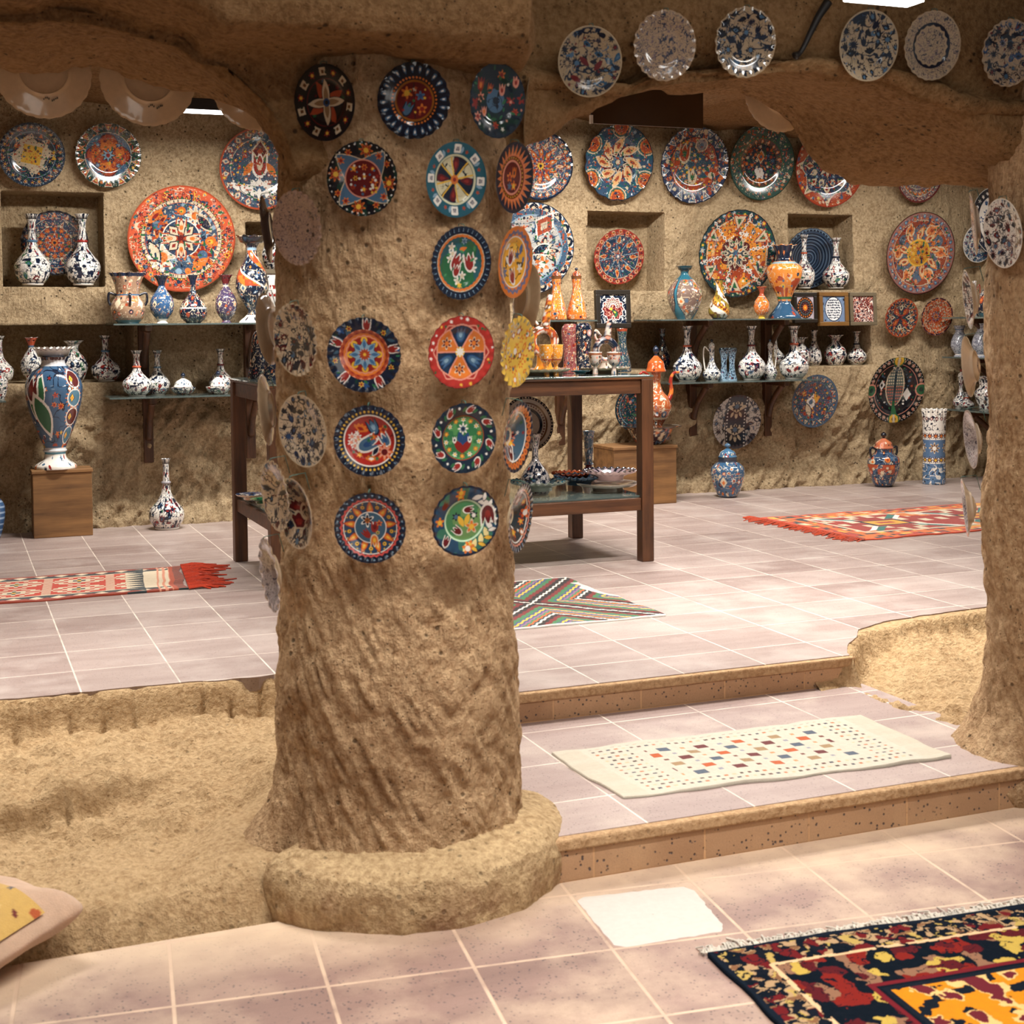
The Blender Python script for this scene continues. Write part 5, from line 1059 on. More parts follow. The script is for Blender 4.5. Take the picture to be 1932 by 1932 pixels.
vase('tall orange and blue ewer with red handle and spout standing in the wide bowl', 1238, 652, 828, 62, 8.89, zt2+.03, [(.85,0),(.9,.06),(.7,.12),(.4,.18),(.45,.24),(.8,.36),(.95,.48),(.8,.6),(.42,.72),(.28,.84),(.3,.92),(.34,1)], mos(66, (170,90,50), [NV,OR,CR,RU,SL], 70, .2, ((.3,.33,CR),(0,.1,(90,70,70)))), name='ewer', cat='ewer', lid=(.72, .55, (190,90,40), (NV, CR, OR, RU)), spout=[[(.75,0,.38),(1.05,0,.5),(1.0,0,.62),(1.2,0,.7),(1.6,0,.71)]], handles=[[(-.3,0,.66),(-.9,0,.72),(-1.2,0,.62),(-.85,0,.42)]], hcol=(150,40,30))

# ------------------------------------------------------------------ right wall shelves
GRW = 'pieces on the right wall shelves'
SX = CX-.38
for z, lab in ((ZU, 'top glass shelf on the right wall with red and blue pieces'), (.96, 'middle glass shelf on right wall with grey speckled vases'), (.55, 'lowest glass shelf on right wall with white bottles')):
    tag(MB().box((SX, 7.9, z-.012), (CX+.04, 9.2, z)).build('glass_shelf', GLASS, bevel=.001), lab, 'shelf', GS)
    r = empty('shelf_bracket', (CX-.02, 8.95, z-.013)); tag(r, 'dark wooden bracket under the '+lab.split(' with')[0], 'bracket', 'wooden brackets under the glass shelves')
    MB().box((-.035, -.03, -.3), (.03, .03, 0)).build('post', WOOD, r, bevel=.004); MB().box((-.3, -.022, -.035), (-.035, .022, 0)).build('arm', WOODX, r, bevel=.003)
    MB().tube(smooth_path([(-.03, 0, -.25), (-.1, 0, -.15), (-.25, 0, -.03)]), .02, 8).build('brace', WOOD, r, True)
def rv(label, px, top, bot, w_, z, prof, paint, **k):
    k.setdefault('group', GRW)
    p = at(px, bot, 0, CX-.2); vase(label, px, top, bot, w_, p[1], z, prof, paint, **k)
rv('dark blue vase with tall orange neck on top shelf of right wall', 1874, 452, 601, 62, ZU, [(.8,0),(.85,.02),(1,.12),(.95,.24),(.6,.36),(.3,.42),(.38,.46),(.26,.5),(.3,.7),(.42,.9),(.62,1)], mos(71, NV, [RU,OR,CR,SL], 60, .2, ((.42,.47,DR),(.86,1,NV),(0,.05,TE)), diam=False))
rv('small red and white ewer on top shelf of right wall', 1838, 530, 600, 24, ZU, EWR, izv(72, pal=(RD,DR,RU)), name='ewer', cat='ewer', handles=[[(.35,0,.72),(1,0,.9),(1.1,0,.6),(.8,0,.25)]], hcol=(150,60,50))
def speckv(c, h): c.fill((196,198,206)); c.vine(9,.2,(96,100,120),5,warp=1.4); c.band(.86*h, .88*h, SL); c.band(.04*h, .07*h, WH)
for px, t_, w_, lab in ((1810, 614, 32, 'small grey speckled vase with scalloped lip, right wall middle shelf'), (1852, 610, 36, 'grey speckled vase, second on right wall middle shelf'), (1885, 609, 40, 'grey speckled vase beside the pillar bowls on middle shelf')):
    rv(lab, px, t_, 681, w_, .96, [(.7,0),(.5,.05),(.6,.1),(.95,.28),(1,.42),(.8,.62),(.5,.78),(.48,.84),(.66,.97),(.72,1)], speckv)
rv('tall white ewer with gold tip, left on lowest right wall shelf', 1813, 696, 798, 30, .55, EWR, izv(75, pal=(RD,NV,RD)), name='ewer', cat='ewer', lid=(.8, .4, WH, (RD, NV, SL)))
rv('small white bottle in front of the gold-tipped ewer, right wall', 1824, 740, 799, 30, .55, BOT, izv(76), ring=(.66, RU))
rv('white urn with wide rim and brown leaf on lowest right wall shelf', 1862, 710, 801, 46, .55, [(.55,0),(.6,.02),(.7,.12),(.98,.45),(.9,.58),(.65,.68),(.62,.74),(.75,.9),(1.05,1)], izv(77, pal=(NV,BR,DR)))
rv('small white bottle beside the urn, close to the right pillar', 1890, 744, 802, 30, .55, BOT, izv(78), ring=(.66, RU))
wplate(1845, 458, 37, iznik(79, (NV,BL,SL), 24, .14, WH, SL, RD), 'small white and blue plate near the far right corner', Y=9.22, off=.04, sc_n=0, rim=WH)
P_ = at(1884, 418, 0, CX-.06)
def q(c):
    c.fill(WH); c.ring(.74,.97,NV); c.rep(26,.85,'fl5',.06,WH); c.scat(0,.68,34,.13,[NV,BL,BL],('fl6','leaf','tul'),c2=[SL,WH]); c.m(.1,-.3,.22,'tul',DR)
plate('decorated_plate', 'large white plate with navy border on the right wall', 'painted plates on the back wall', P_, (-.98, 0, -.17), 66/F*depth(P_), q, 66, sc_n=0, rim=NV)

# ------------------------------------------------------------------ display table
TX0, TX1, TY0, TY1, TZ = 1.415, 3.435, 6.64, 7.60, .975
tb = empty('display_table', ((TX0+TX1)/2, (TY0+TY1)/2, 0)); tag(tb, 'dark wooden display table with glass tops behind the pillar', 'table')
ox, oy = (TX0+TX1)/2, (TY0+TY1)/2; hx_, hy_ = (TX1-TX0)/2, (TY1-TY0)/2; lw = .068
for sx in (-1, 1):
    for sy in (-1, 1):
        x = sx*(hx_-lw/2); y = sy*(hy_-lw/2); MB().box((x-lw/2, y-lw/2, 0), (x+lw/2, y+lw/2, TZ-.02)).build('leg', WOOD, tb, bevel=.004)
for z0, z1, nm in ((TZ-.095, TZ-.022, 'top_rail'), (.27, .335, 'lower_rail')):
    for sy in (-1, 1): y = sy*(hy_-lw/2); MB().box((-hx_+lw, y-.022, z0), (hx_-lw, y+.022, z1)).build(nm, WOODX, tb, bevel=.003)
    for sx in (-1, 1): x = sx*(hx_-lw/2); MB().box((x-.022, -hy_+lw, z0), (x+.022, hy_-lw, z1)).build(nm, WOODX, tb, bevel=.003)
MB().box((-hx_, -hy_, TZ-.02), (hx_, hy_, TZ-.01)).build('top_board', WOODX, tb)
MB().box((-hx_, -hy_, TZ-.009), (hx_, hy_, TZ)).build('glass_top', GLASS, tb, bevel=.001)
MB().box((-hx_+.03, -hy_+.03, .336), (hx_-.03, hy_-.03, .346)).build('glass_shelf_board', GLASS, tb, bevel=.001)
GT = 'ceramics on the table top'
TY = 7.0
vase('dark blue arched flask standing at the left end of the table', 490, 622, 712, 46, 7.35, TZ, FLSK, mos(81, NV, [SL,OR,RU,CR,WH], 50, .16, (), diam=True), name='arched_flask', cat='flask', group=GT, flat=.55, open_=False)
vase('second dark blue arched flask overlapping the first, close to pillar', 520, 617, 716, 50, 7.2, TZ, FLSK, mos(82, (30,46,70), [OR,SL,CR,RU,LB], 50, .16, (), diam=True), name='arched_flask', cat='flask', group=GT, flat=.55, open_=False)
def ring_ewer(label, px, top, bot, w_, Y, z, base, pal, rim, lean, seed):
    P = at(px, bot, 1, Y); P[2] = z; d = depth(P); H = at(px, top, 1, Y)[2]-z; R = w_/2/F*d
    r = empty('ring_ewer', P); tag(r, label, 'ewer', GT)
    rc = R*.74; zc = H*.42 if lean else H*.5
    a = np.linspace(0, 2*np.pi, 49); G = []
    mb = MB().tube(np.stack([rc*np.sin(a), 0*a, zc+rc*np.cos(a)], -1), R*.26, 16); V = np.concatenate(mb.V); C = spotc(V, base, pal, 55, seed)
    rr = np.hypot(V[:, 0], V[:, 2]-zc); C[np.abs(rr-rc*1.0) < R*.03] = lin(rim); mb.build('ring_body', CER, r, True, 0, C)
    lathe('foot', [(.8,0),(.8,.1),(.5,.4),(.42,.8),(.5,1)], R, zc-rc*.95, lambda c, h: (c.fill(base), c.scat(0,0,16,.18,pal,FL,y=(0,h))), r, 40, open_=False)
    tip = np.array([lean*R*.5, 0, H]); st = np.array([lean*R*.1, 0, zc+rc*1.05])
    tubec('neck', smooth_path([st, st*.5+tip*.5+np.array([-.0, 0, 0]), tip]), np.linspace(.3, .16, 17)*R, r, base, pal, seed+2, 60)
    tubec('handle', smooth_path([(-.25*R-lean*.15*R, 0, zc+rc*1.35), (-.75*R, 0, zc+rc*1.9), (-.8*R, 0, zc+rc*1.3), (-.6*R, 0, zc+rc*.95)]), R*.1, r, base, pal, seed+3, 60)
    return r
ring_ewer('orange ring-shaped ewer with slanted spout, table top beside pillar', 1026, 556, 697, 62, TY, TZ, (230,150,50), [OR,RU,WH,BR], RU, .9, 3)
ring_ewer('white and brown ring-shaped ewer with yellow spout on table top', 1143, 603, 697, 54, TY+.05, TZ, (214,200,186), [BR,PK,GY,NV], NV, .7, 9)
CUP = [(.4,0),(.36,.2),(.3,.35),(.75,.5),(.95,.75),(1,1)]
for px, lab in ((1031, 'orange goblet left in front of the orange ring ewer'), (1049, 'orange goblet with white panel, right of orange ring ewer')):
    vase(lab, px, 650, 699, 28, TY-.16, TZ, CUP, mos(91+px, (226,150,50), [WH,RU,BR,OR], 24, .3, ((.5,.54,RU),), diam=False), name='goblet', cat='cup', group='goblets on the table top')
for px, lab in ((1123, 'brown and white goblet left of white ring ewer'), (1158, 'brown and white goblet right of white ring ewer')):
    vase(lab, px, 664, 699, 26, TY-.14, TZ, CUP, mos(95+px, (200,186,176), [BR,NV,SL,PK], 24, .3, ((.85,.95,(150,90,60)),), diam=False), name='goblet', cat='cup', group='goblets on the table top')
vase('red and blue arched flask, left of the pair on table top', 1076, 611, 696, 34, TY+.12, TZ, [(.9,0),(.95,.05),(.8,.2),(.8,.5),(1,.75),(.95,.92),(.6,1)], mos(97, (150,80,80), [RD,SL,CR,OR,NV], 50, .2, (), diam=False), name='arched_flask', cat='flask', group=GT, flat=.6)
def q(c, h): mos(98, NV, [CR,OR,RD,SL,WH], 50, .2, (), diam=False)(c, h); c.m(.55,.8*h,.36,'dot',(206,160,150),(230,226,220),NV)
vase('dark flask with round pink opening, right of the pair on table top', 1101, 609, 696, 36, TY+.1, TZ, [(1,0),(.98,.06),(.8,.22),(.78,.5),(.95,.75),(.9,.92),(.5,1)], q, name='arched_flask', cat='flask', group=GT, flat=.6)
vase('dark teal twisted vase with orange rim at right end of table top', 1174, 620, 696, 34, TY+.15, TZ, WASP, mos(99, (50,76,90), [CR,SL,RU,NV,GR], 50, .2, ((.94,1,RU),), diam=False), group=GT, lobes=4, twist=5)
def flatplate(label, px, py, w_, Y, z, paint, deep=.12, hgt=0, group=GT, name='decorated_plate', cat='plate', sc_n=24, flatr=.5, back=CR, sa=.02, stand=.03):
    P = at(px, py, 1, Y); P[2] = z+stand; return plate(name, label, group, P, (0, -.001, 1), w_/2/F*depth(P), paint, w_*.5, deep=deep, sc_n=sc_n, sa=sa, flatr=flatr, back=back, cat=cat, th=.09)
flatplate('cream plate under the orange ring ewer and its goblets', 1020, 700, 112, TY-.05, TZ, iznik(101, (OR,RU,BR)), stand=.02, deep=.1)
flatplate('cream plate under the white ring ewer and its goblets', 1142, 700, 92, TY+.0, TZ, iznik(102, (BR,GY,NV)), stand=.02, deep=.1)
flatplate('small teal dish at the front edge of the table top', 1095, 702, 38, TY-.22, TZ, lambda c: (c.fill(TE), c.scat(0,.9,10,.2,[DG,SL],FL)), stand=.02, sc_n=0, back=TE)
GLS = 'ceramics on the lower table shelf'
LZ = .346
vase('large white and navy bottle vase on lower table shelf beside pillar', 1010, 818, 912, 56, 6.95, LZ, [(.85,0),(.95,.05),(1,.18),(.95,.3),(.75,.4),(.6,.45),(.3,.55),(.22,.62),(.25,.8),(.42,1)], izv(111, (206,196,190), (NV,BK,NV), 40), group=GLS)
P_ = at(994, 800, 1, 7.35); plate('decorated_plate', 'plate with dark beaded rings standing upright on lower table shelf', GLS, P_, (0, -.98, .2), 52/F*depth(P_), lambda c: (c.fill((200,186,170)), c.ring(.9,1.1,NV), c.rep(50,.95,'dot',.03,CR), c.ring(.72,.78,BR), c.ring(.5,.6,NV), c.rep(40,.67,'dot',.03,DR)), 50, sc_n=0)
vase('slim blue candlestick vase with flared foot on lower table shelf', 1111, 813, 894, 32, 7.3, LZ, [(.85,0),(.9,.05),(.7,.14),(.5,.24),(.6,.28),(.4,.33),(.6,.37),(.42,.42),(.5,.6),(.6,.9),(.72,1)], mos(112, (70,104,130), [WH,RD,NV,CR], 40, .22, ((.26,.36,DR),(0,.18,WH)), diam=False), group=GLS)
flatplate('orange scalloped dish on lower table shelf behind blue bowl', 1080, 888, 78, 7.2, LZ, lambda c: (c.fill((220,96,40)), c.scat(0,.9,30,.1,[RU,OR,RD,YE],FL)), deep=.25, group=GLS, name='scalloped_dish', cat='dish', back=(200,90,50), sa=.06, stand=.05)
flatplate('blue fluted bowl on lower table shelf behind pinkish bowl', 1092, 905, 94, 7.05, LZ, lambda c: (c.fill((60,90,120)), c.sector(16,.3,1,NV,.5)), deep=.36, flatr=.3, group=GLS, name='fluted_bowl', cat='bowl', back=SL, sa=.05, stand=.03)
flatplate('dark fluted bowl under the large bottle on lower table shelf', 1015, 922, 104, 6.9, LZ, lambda c: (c.fill((36,52,60)), c.sector(16,.3,1,TE,.5)), deep=.34, flatr=.3, group=GLS, name='fluted_bowl', cat='bowl', back=(170,180,170), sa=.05, stand=.03)
flatplate('pale pink fluted bowl with dark rim on cream plate, lower table shelf', 1150, 908, 100, 6.95, LZ, lambda c: (c.fill((206,180,190)), c.ring(.8,1.1,(60,50,70)), c.sector(18,.4,1,NV,.5)), deep=.36, flatr=.3, group=GLS, name='fluted_bowl', cat='bowl', back=(224,200,204), sa=.05, stand=.06)
flatplate('wide cream plate under the pale pink bowl, lower table shelf', 1145, 918, 118, 6.93, LZ, lambda c: c.fill((214,200,186)), deep=.1, group=GLS, sc_n=0, back=(206,190,176))
flatplate('blue fish-shaped dish edge at left end of lower table shelf', 476, 918, 62, 7.25, LZ, lambda c: (c.fill((60,84,120)), c.scat(0,.9,16,.15,[WH,NV],FL)), deep=.2, group=GLS, name='oval_dish', cat='dish')
flatplate('small green dish at left end of lower table shelf', 494, 932, 44, 7.05, LZ, lambda c: (c.fill((34,120,70)), c.scat(0,.9,10,.2,[DG,GR],FL)), deep=.25, group=GLS, name='oval_dish', cat='dish', back=GR)

# ------------------------------------------------------------------ rugs
def rug(name, label, c00, c10, c11, c01, z, nu, nv, paint, th=.006, mat=None, wav=.002, seed=1, cat='rug', edge=0):
    """corners: near-left, near-right, far-right, far-left (x, y)"""
    U, V = np.meshgrid(np.linspace(0, 1, nu), np.linspace(0, 1, nv), indexing='ij')
    c00, c10, c11, c01 = [np.array(p, float) for p in (c00, c10, c11, c01)]
    XY = (1-U)[..., None]*(1-V)[..., None]*c00+U[..., None]*(1-V)[..., None]*c10+U[..., None]*V[..., None]*c11+(1-U)[..., None]*V[..., None]*c01
    q_ = np.concatenate([XY, 0*U[..., None]], -1)
    if edge: e = fbm(q_*7, 2, seed+5)*edge; XY[..., 1] += e*(np.abs(V-.5)*2)**3; XY[..., 0] += fbm(q_*6+4, 2, seed+6)*edge*(np.abs(U-.5)*2)**4
    Z = z+th+wav*(1+fbm(q_*5, 3, seed))
    C = paint(U, V, XY)
    G = np.concatenate([XY, Z[..., None]], -1)
    # skirt to the floor
    Gp = np.pad(G, ((1, 1), (1, 1), (0, 0)), 'edge'); Cp = np.pad(C, ((1, 1), (1, 1), (0, 0)), 'edge')
    m_ = np.ones(Gp.shape[:2], bool); m_[1:-1, 1:-1] = False; Gp[m_, 2] = z+.0005; Cp[m_] *= .7
    r = empty(name, (*((c00+c11)/2), z)); tag(r, label, cat)
    Gp = Gp-np.array(r.location); mk('weave', Gp.reshape(-1, 3), gq(nu+2, nv+2), mat or CLOTH, r, Cp.reshape(-1, 3)); return r
def fringe(root, a, b, dirn, n, ln, colr, seed=1, r=.0016, z=.004, curl=.3):
    a = np.array([*a, z]); b = np.array([*b, z]); rd = random.Random(seed); mb = MB(); o = np.array(root.location)
    for i in range(n):
        p = a+(b-a)*((i+rd.random()*.6)/n); l = ln*rd.uniform(.6, 1.1); d = np.array([*dirn, 0.])+np.array([rd.uniform(-curl, curl), rd.uniform(-curl, curl), 0]); p[2] = o[2]+z
        q1 = p+d*l*.5+np.array([0, 0, rd.uniform(0, .008)]); q2 = p+d*l+np.array([rd.uniform(-.2, .2)*l, rd.uniform(-.2, .2)*l, -z+.002])
        mb.add(*strip([p-o, q1-o, q2-o], r*rd.uniform(.7, 1.4)))
    V = np.concatenate(mb.V); C = np.repeat(lin(colr)[None], len(V), 0)*(.75+.25*vn(V*60, 4))[:, None]
    return mb.build('fringe', CLOTH, root, False, 0, C)
def strip(P, r):
    m_ = MB().tube(np.array(P), r, 4); return m_.V[0], m_.Q[0]
def cmap(idx, pal): return np.array([lin(p) for p in pal])[idx]
RED = (196,62,40)
def q(U, V, XY):
    C = np.zeros(U.shape+(3,)); C[:] = lin(RED); s = (1-U)*1.85
    a = np.abs(((s-.06)/.30) % 1-.5)*2; vv = (V-.17)/.66; b = np.abs((vv*2) % 1-.5)*2
    st = np.round(a*7)/7+np.round(b*4)/4*.75
    C[(st < .95)] = lin(CR); C[(st < .72)] = lin(RED); C[(st < .5)] = lin(CR); C[(st < .28)] = lin((60,70,70)); C[st < .14] = lin(YE)
    k = (a > .86); C[k] = lin(CR); C[k & ((V*30) % 1 > .6)] = lin(RED)
    bd = (V < .17) | (V > .83); z1 = np.abs(((s/.1) % 1)-.5)*2; w_ = np.minimum(V, 1-V)/.17
    C[bd] = lin((226,206,176)); C[bd & (w_ > .25+.5*z1)] = lin((52,58,60)); C[bd & (w_ < .2+.3*(1-z1))] = lin((150,60,40)); C[bd & (w_ > .9)] = lin(CR)
    e = s < .28; C[e & ~bd] = lin(CR); C[e & (s > .19) & (np.abs(((V*11) % 1)-.5)*2 > (s-.19)/.09)] = lin((48,58,60)); C[(s < .13) & ((s/.03) % 1 < .45)] = lin((214,140,110)); C[s < .07] = lin(RU); C[(s < .045) & ((V*24) % 1 < .5)] = lin((40,50,50)); return C
rg = rug('kilim_rug', 'red and cream kilim runner with orange tassels at the left', (-.75, 6.80), (1.05, 6.834), (1.115, 7.50), (-.68, 7.47), 0, 420, 150, q, seed=2, edge=.012)
fringe(rg, (1.06, 6.83), (1.125, 7.52), (.95, .0), 150, .17, (206,62,26), 3, .004, .008, .35)
ctr = at(1003, 1141, 2, 0)
def q(U, V, XY):
    jag = .009*np.sign(np.sin(XY[..., 0]*170))
    x = (XY[..., 0]-ctr[0])/(2.815-ctr[0]); y = (XY[..., 1]-ctr[1]); y = np.where(y < 0, y/(5.37-ctr[1])*-1, y/(6.364-ctr[1]))
    t = np.abs(y)-np.abs(x)+jag
    seq = [(232,222,204),(34,26,26),(34,26,26),(116,32,30),(116,32,30),(60,116,74),(60,116,74),(66,80,116),(236,180,60),(66,80,116),(140,96,130),(60,126,80),(214,92,36),(34,60,60)]
    i = np.clip((np.abs(t)*26+.5).astype(int), 0, 9999) % len(seq)
    C = cmap(i, seq); C[(V < .012) | (V > .988)] = lin(WH)
    ed = (U > .97-.03*vn(np.stack([XY[..., 1]*14, 0*U, 0*U], -1), 3)); C[ed & (np.abs(V-.6) < .25)] = lin((214,200,190)); return C
rug('striped_rug', 'small rug with green, red and yellow diagonal chevron stripes beside pillar', (1.6, 5.36), (2.83, 5.37), (2.80, 6.364), (1.6, 6.36), 0, 300, 240, q, seed=3, edge=.01)
def q(U, V, XY):
    s = U*2.6; t = V*1.0; C = np.zeros(U.shape+(3,)); C[:] = lin((160,46,32)); w_ = np.minimum(np.minimum(t, 1-t), s)
    n1 = vn(np.stack([np.round(s*40)/40*16, np.round(t*26)/26*14, 0*s], -1), 4)
    pal = [(226,200,160),(214,110,44),(50,60,60),(180,60,40),(226,170,70)]
    bd = w_ < .2; C[bd] = cmap(np.clip(((n1+1)*2.5).astype(int), 0, 4), pal)[bd]
    zz = np.abs(((s+t)/.06) % 1-.5)*2; C[(np.abs(w_-.12) < .02)] = lin((214,110,44)); C[(np.abs(w_-.2) < .012)] = lin(CR); C[w_ < .025] = lin((206,76,40))
    f = w_ > .22; cx = ((s-.2)/.75) % 1-.5; cy = (t-.5)*1.35
    d = np.round(np.abs(cx)*12)/12+np.round(np.abs(cy)*9)/9
    C[f & (d < .42)] = lin(CR); C[f & (d < .36)] = lin((150,42,30)); C[f & (np.abs(np.abs(cx)-np.abs(cy)) < .045) & (d > .3)] = lin((40,110,100)); C[f & (np.abs(np.abs(cx)-np.abs(cy)-.07) < .03) & (d > .3)] = lin(WH)
    C[f & (np.abs(cx) < .2) & (np.abs(cy) < .13)] = lin((44,50,50)); C[f & (np.abs(cx) < .16) & (np.abs(cy) < .1)] = lin((226,160,50)); C[f & (np.abs(cx) < .08) & (np.abs(cy) < .04)] = lin(RU)
    C[f & (d > .62) & (n1 > .15)] = lin(CR); C[f & (d > .62) & (n1 > .42)] = lin((214,120,50)); return C
rg = rug('kilim_rug', 'large orange-red kilim with yellow medallion at the right', (4.835, 6.77), (7.35, 6.80), (7.3, 7.82), (4.78, 7.79), 0, 420, 200, q, seed=5, edge=.015)
fringe(rg, (4.84, 6.76), (4.77, 7.83), (-.95, .0), 160, .10, (206,76,40), 5, .004, .006, .4)
def q(U, V, XY):
    C = np.zeros(U.shape+(3,)); C[:] = lin((208,198,180)); s = U*1.115; t = V*.46
    rib = (np.sin(t*700) > .3); C[rib & ((s < .085) | (s > 1.03))] = lin((194,182,160)); C[np.sin(s*900) > .5] *= .97
    def dots(s0, t0, ds, dt, rx, ry, pal, m_, off=0):
        i = np.floor((s-s0)/ds).astype(int); j = np.floor((t-t0)/dt).astype(int); a = ((s-s0)/ds) % 1-.5; b = ((t-t0)/dt) % 1-.5
        k = (np.abs(a)*ds < rx) & (np.abs(b)*dt < ry) & m_; C[k] = cmap((i+j*2+off) % len(pal), pal)[k]
    D = [(96,50,44),(60,64,80),(190,110,60),(206,186,150),(80,60,50)]
    inn = (s > .10) & (s < 1.015) & (t > .025) & (t < .435)
    fld = (s > .26) & (s < .87) & (t > .10) & (t < .375)
    dots(.1, .02, .026, .031, .006, .005, D, inn & ~((s > .22) & (s < .90) & (t > .085) & (t < .385)))
    sh = np.floor((t-.1)/.0458)*.052
    sx = s; s = s-sh
    dots(0, .1, .13, .0458, .019, .016, [(186,84,30),(160,130,92),(80,92,108),(104,34,36)], fld)
    dots(.065, .1, .13, .0458, .007, .007, [(120,60,50),(214,140,90),(150,150,160)], fld)
    s = sx
    return C
rug('flatweave_rug', 'cream flatweave rug with small coloured diamonds on the landing step', (1.765, 3.612), (2.862, 3.565), (2.885, 4.045), (1.745, 4.085), -.105, 420, 210, q, seed=7, wav=.003, edge=.012)
c1 = np.array([1.617, 2.867]); e1 = np.array([.86, -.07]); e1 /= np.linalg.norm(e1); e2 = np.array([e1[1], -e1[0]])
def q(U, V, XY):
    d_ = XY-c1; x = d_@e1; y = d_@e2; w_ = np.minimum(x, y); C = np.zeros(U.shape+(3,)); C[:] = lin((10,18,26))
    P = np.stack([x, y, 0*x], -1); wp_ = P+.01*np.stack([vn(P*60, 1), vn(P*60, 2), 0*x], -1)
    n1 = vn(wp_*66, 3); n2 = vn(wp_*44, 5); n3 = vn(wp_*32, 7); n4 = vn(wp_*22, 9)
    b = w_ < .105; C[b & (n1 > -.05)] = lin((164,134,100)); C[b & (n1 > .0) & (n2 > .35)] = lin((120,84,58)); C[b & (n3 > .5)] = lin((96,26,28)); C[b & (n3 < -.5) & (n1 > -.2)] = lin((170,144,80)); C[b & (np.abs(n2) < .12)] = lin((18,22,30))
    C[w_ < .012] = lin((18,26,36)); C[(np.abs(w_-.108+.003*n1) < .006) & (n2 > -.55)] = lin((206,170,130))
    m_ = (w_ > .115) & (w_ < .265); big = vn(wp_*21, 31); lf = np.abs(vn(wp_*46, 33))
    C[m_ & (big > .3) & (lf > .07)] = lin((130,94,72)); C[m_ & (vn(wp_*19+5, 41) > .42) & (lf > .06)] = lin((116,32,26)); C[m_ & (vn(wp_*19+9, 43) > .5) & (lf > .06)] = lin((176,148,70)); C[m_ & (vn(wp_*22+2, 47) > .5) & (lf > .05)] = lin((80,24,28))
    C[(w_ > .262) & (w_ < .275)] = lin((104,28,34))
    f = w_ > .285; C[f] = lin((196,122,26)); C[f & (n3 > .3)] = lin((18,24,32)); C[f & (n4 > .3)] = lin((206,170,110)); C[f & (n4 > .5)] = lin((96,34,40)); C[f & (w_ < .3)] = lin((20,26,34)); return C
W_, D_ = 1.35, .95
rg = rug('pile_carpet', 'dark navy pile carpet with floral border and golden medallion, front right', c1+e2*D_, c1+e1*W_+e2*D_, c1+e1*W_, c1, -.223, 460, 330, q, th=.011, mat=PILE, wav=.0015, seed=9, edge=.006)
fringe(rg, c1-e1*.01, c1+e1*W_, tuple(-e2), 480, .042, (232,222,206), 7, .002, .008, .5)

# ------------------------------------------------------------------ cushion at the left foot of the pillar
a = np.linspace(0, 2*np.pi, 160, endpoint=False); ph = np.linspace(-np.pi/2, np.pi/2, 60); A_, B_ = np.meshgrid(a, ph, indexing='ij')
def sp(v, e): return np.sign(v)*np.abs(v)**e
cx_ = sp(np.cos(A_), .42)*sp(np.cos(B_), .75); cy_ = sp(np.sin(A_), .42)*sp(np.cos(B_), .75)
pinch = 1+.12*np.clip(np.abs(np.cos(A_)*np.sin(A_))*2, 0, 1)**6
lc = np.stack([cx_*.27*pinch, cy_*.27*pinch, np.sin(B_)*.085*(1-.5*np.maximum(np.abs(cx_), np.abs(cy_))**6)], -1)
ctrp = at(-158, 1772, 2, -.15); ctrp[2] = -.15
th_ = math.radians(-52); rx_ = math.radians(-8)
rotz = np.array([[math.cos(th_), -math.sin(th_), 0], [math.sin(th_), math.cos(th_), 0], [0, 0, 1]]); rotx = np.array([[1, 0, 0], [0, math.cos(rx_), -math.sin(rx_)], [0, math.sin(rx_), math.cos(rx_)]])
Wd = lc@(rotz@np.linalg.inv(rotx)).T
Wd = Wd+.004*fbm(Wd*14, 3, 4)[..., None]
pil = empty('cushion', ctrp); tag(pil, 'pale pink cushion with yellow patch on the floor at left frame edge', 'cushion')
mk('cover', Wd.reshape(-1, 3), gq(160, 60, True), CLOTH, pil, np.clip(np.repeat(lin((206,172,146))[None], Wd[..., 0].size, 0)*(1+.12*fbm(Wd.reshape(-1, 3)*20, 3, 8))[:, None], 0, 1))
U, V = np.meshgrid(np.linspace(.03, .252, 110), np.linspace(-.262, .16, 90), indexing='ij')
def pz(u, v):
    r_ = np.clip(1-np.maximum(np.abs(u/.275), np.abs(v/.275))**2.6, 0, 1); return .085*r_**.5*(1-.4*np.maximum(np.abs(u/.275), np.abs(v/.275))**6)
pl = np.stack([U+.006*np.sign(np.sin(V*240))*(U < .04), V, pz(U, V)+.006], -1)@(rotz@np.linalg.inv(rotx)).T
c = Cv((U*10).ravel(), (V*10).ravel(), None, 4); c.fill((206,166,92)); c.scat(0, 3.0, 120, .12, [(176,84,40),(110,40,36),(90,90,100),(224,190,120)], ('leaf','fl5','dot')); c.C[np.abs(c.X+.6*c.Y-.6) < .03] = lin((150,110,60))
mk('patch', pl.reshape(-1, 3), gq(110, 90), CLOTH, pil, c.C)

# white worn patch on the lower floor
pts = [at(x, y, 2, -.223)[:2] for x, y in ((1090,1700),(1102,1692),(1290,1672),(1310,1680),(1365,1745),(1360,1758),(1180,1788),(1158,1784))]
pc_ = np.mean(pts, 0); n = 240; ang = np.linspace(0, 2*np.pi, n, endpoint=False); pa = np.arctan2(*(np.array(pts)-pc_).T[::-1]); o_ = np.argsort(pa)
ps = np.array(pts)[o_]; pa = pa[o_]; rr = []
for t in ang:
    t = (t+np.pi) % (2*np.pi)-np.pi; best = None; d = np.array([math.cos(t), math.sin(t)])
    for i in range(len(ps)):
        p, q_ = ps[i]-pc_, ps[(i+1) % len(ps)]-pc_; M_ = np.array([d, p-q_]).T
        if abs(np.linalg.det(M_)) < 1e-9: continue
        s_, u_ = np.linalg.solve(M_, p)
        if s_ > 0 and -.001 <= u_ <= 1.001: best = s_
    rr.append(best or .1)
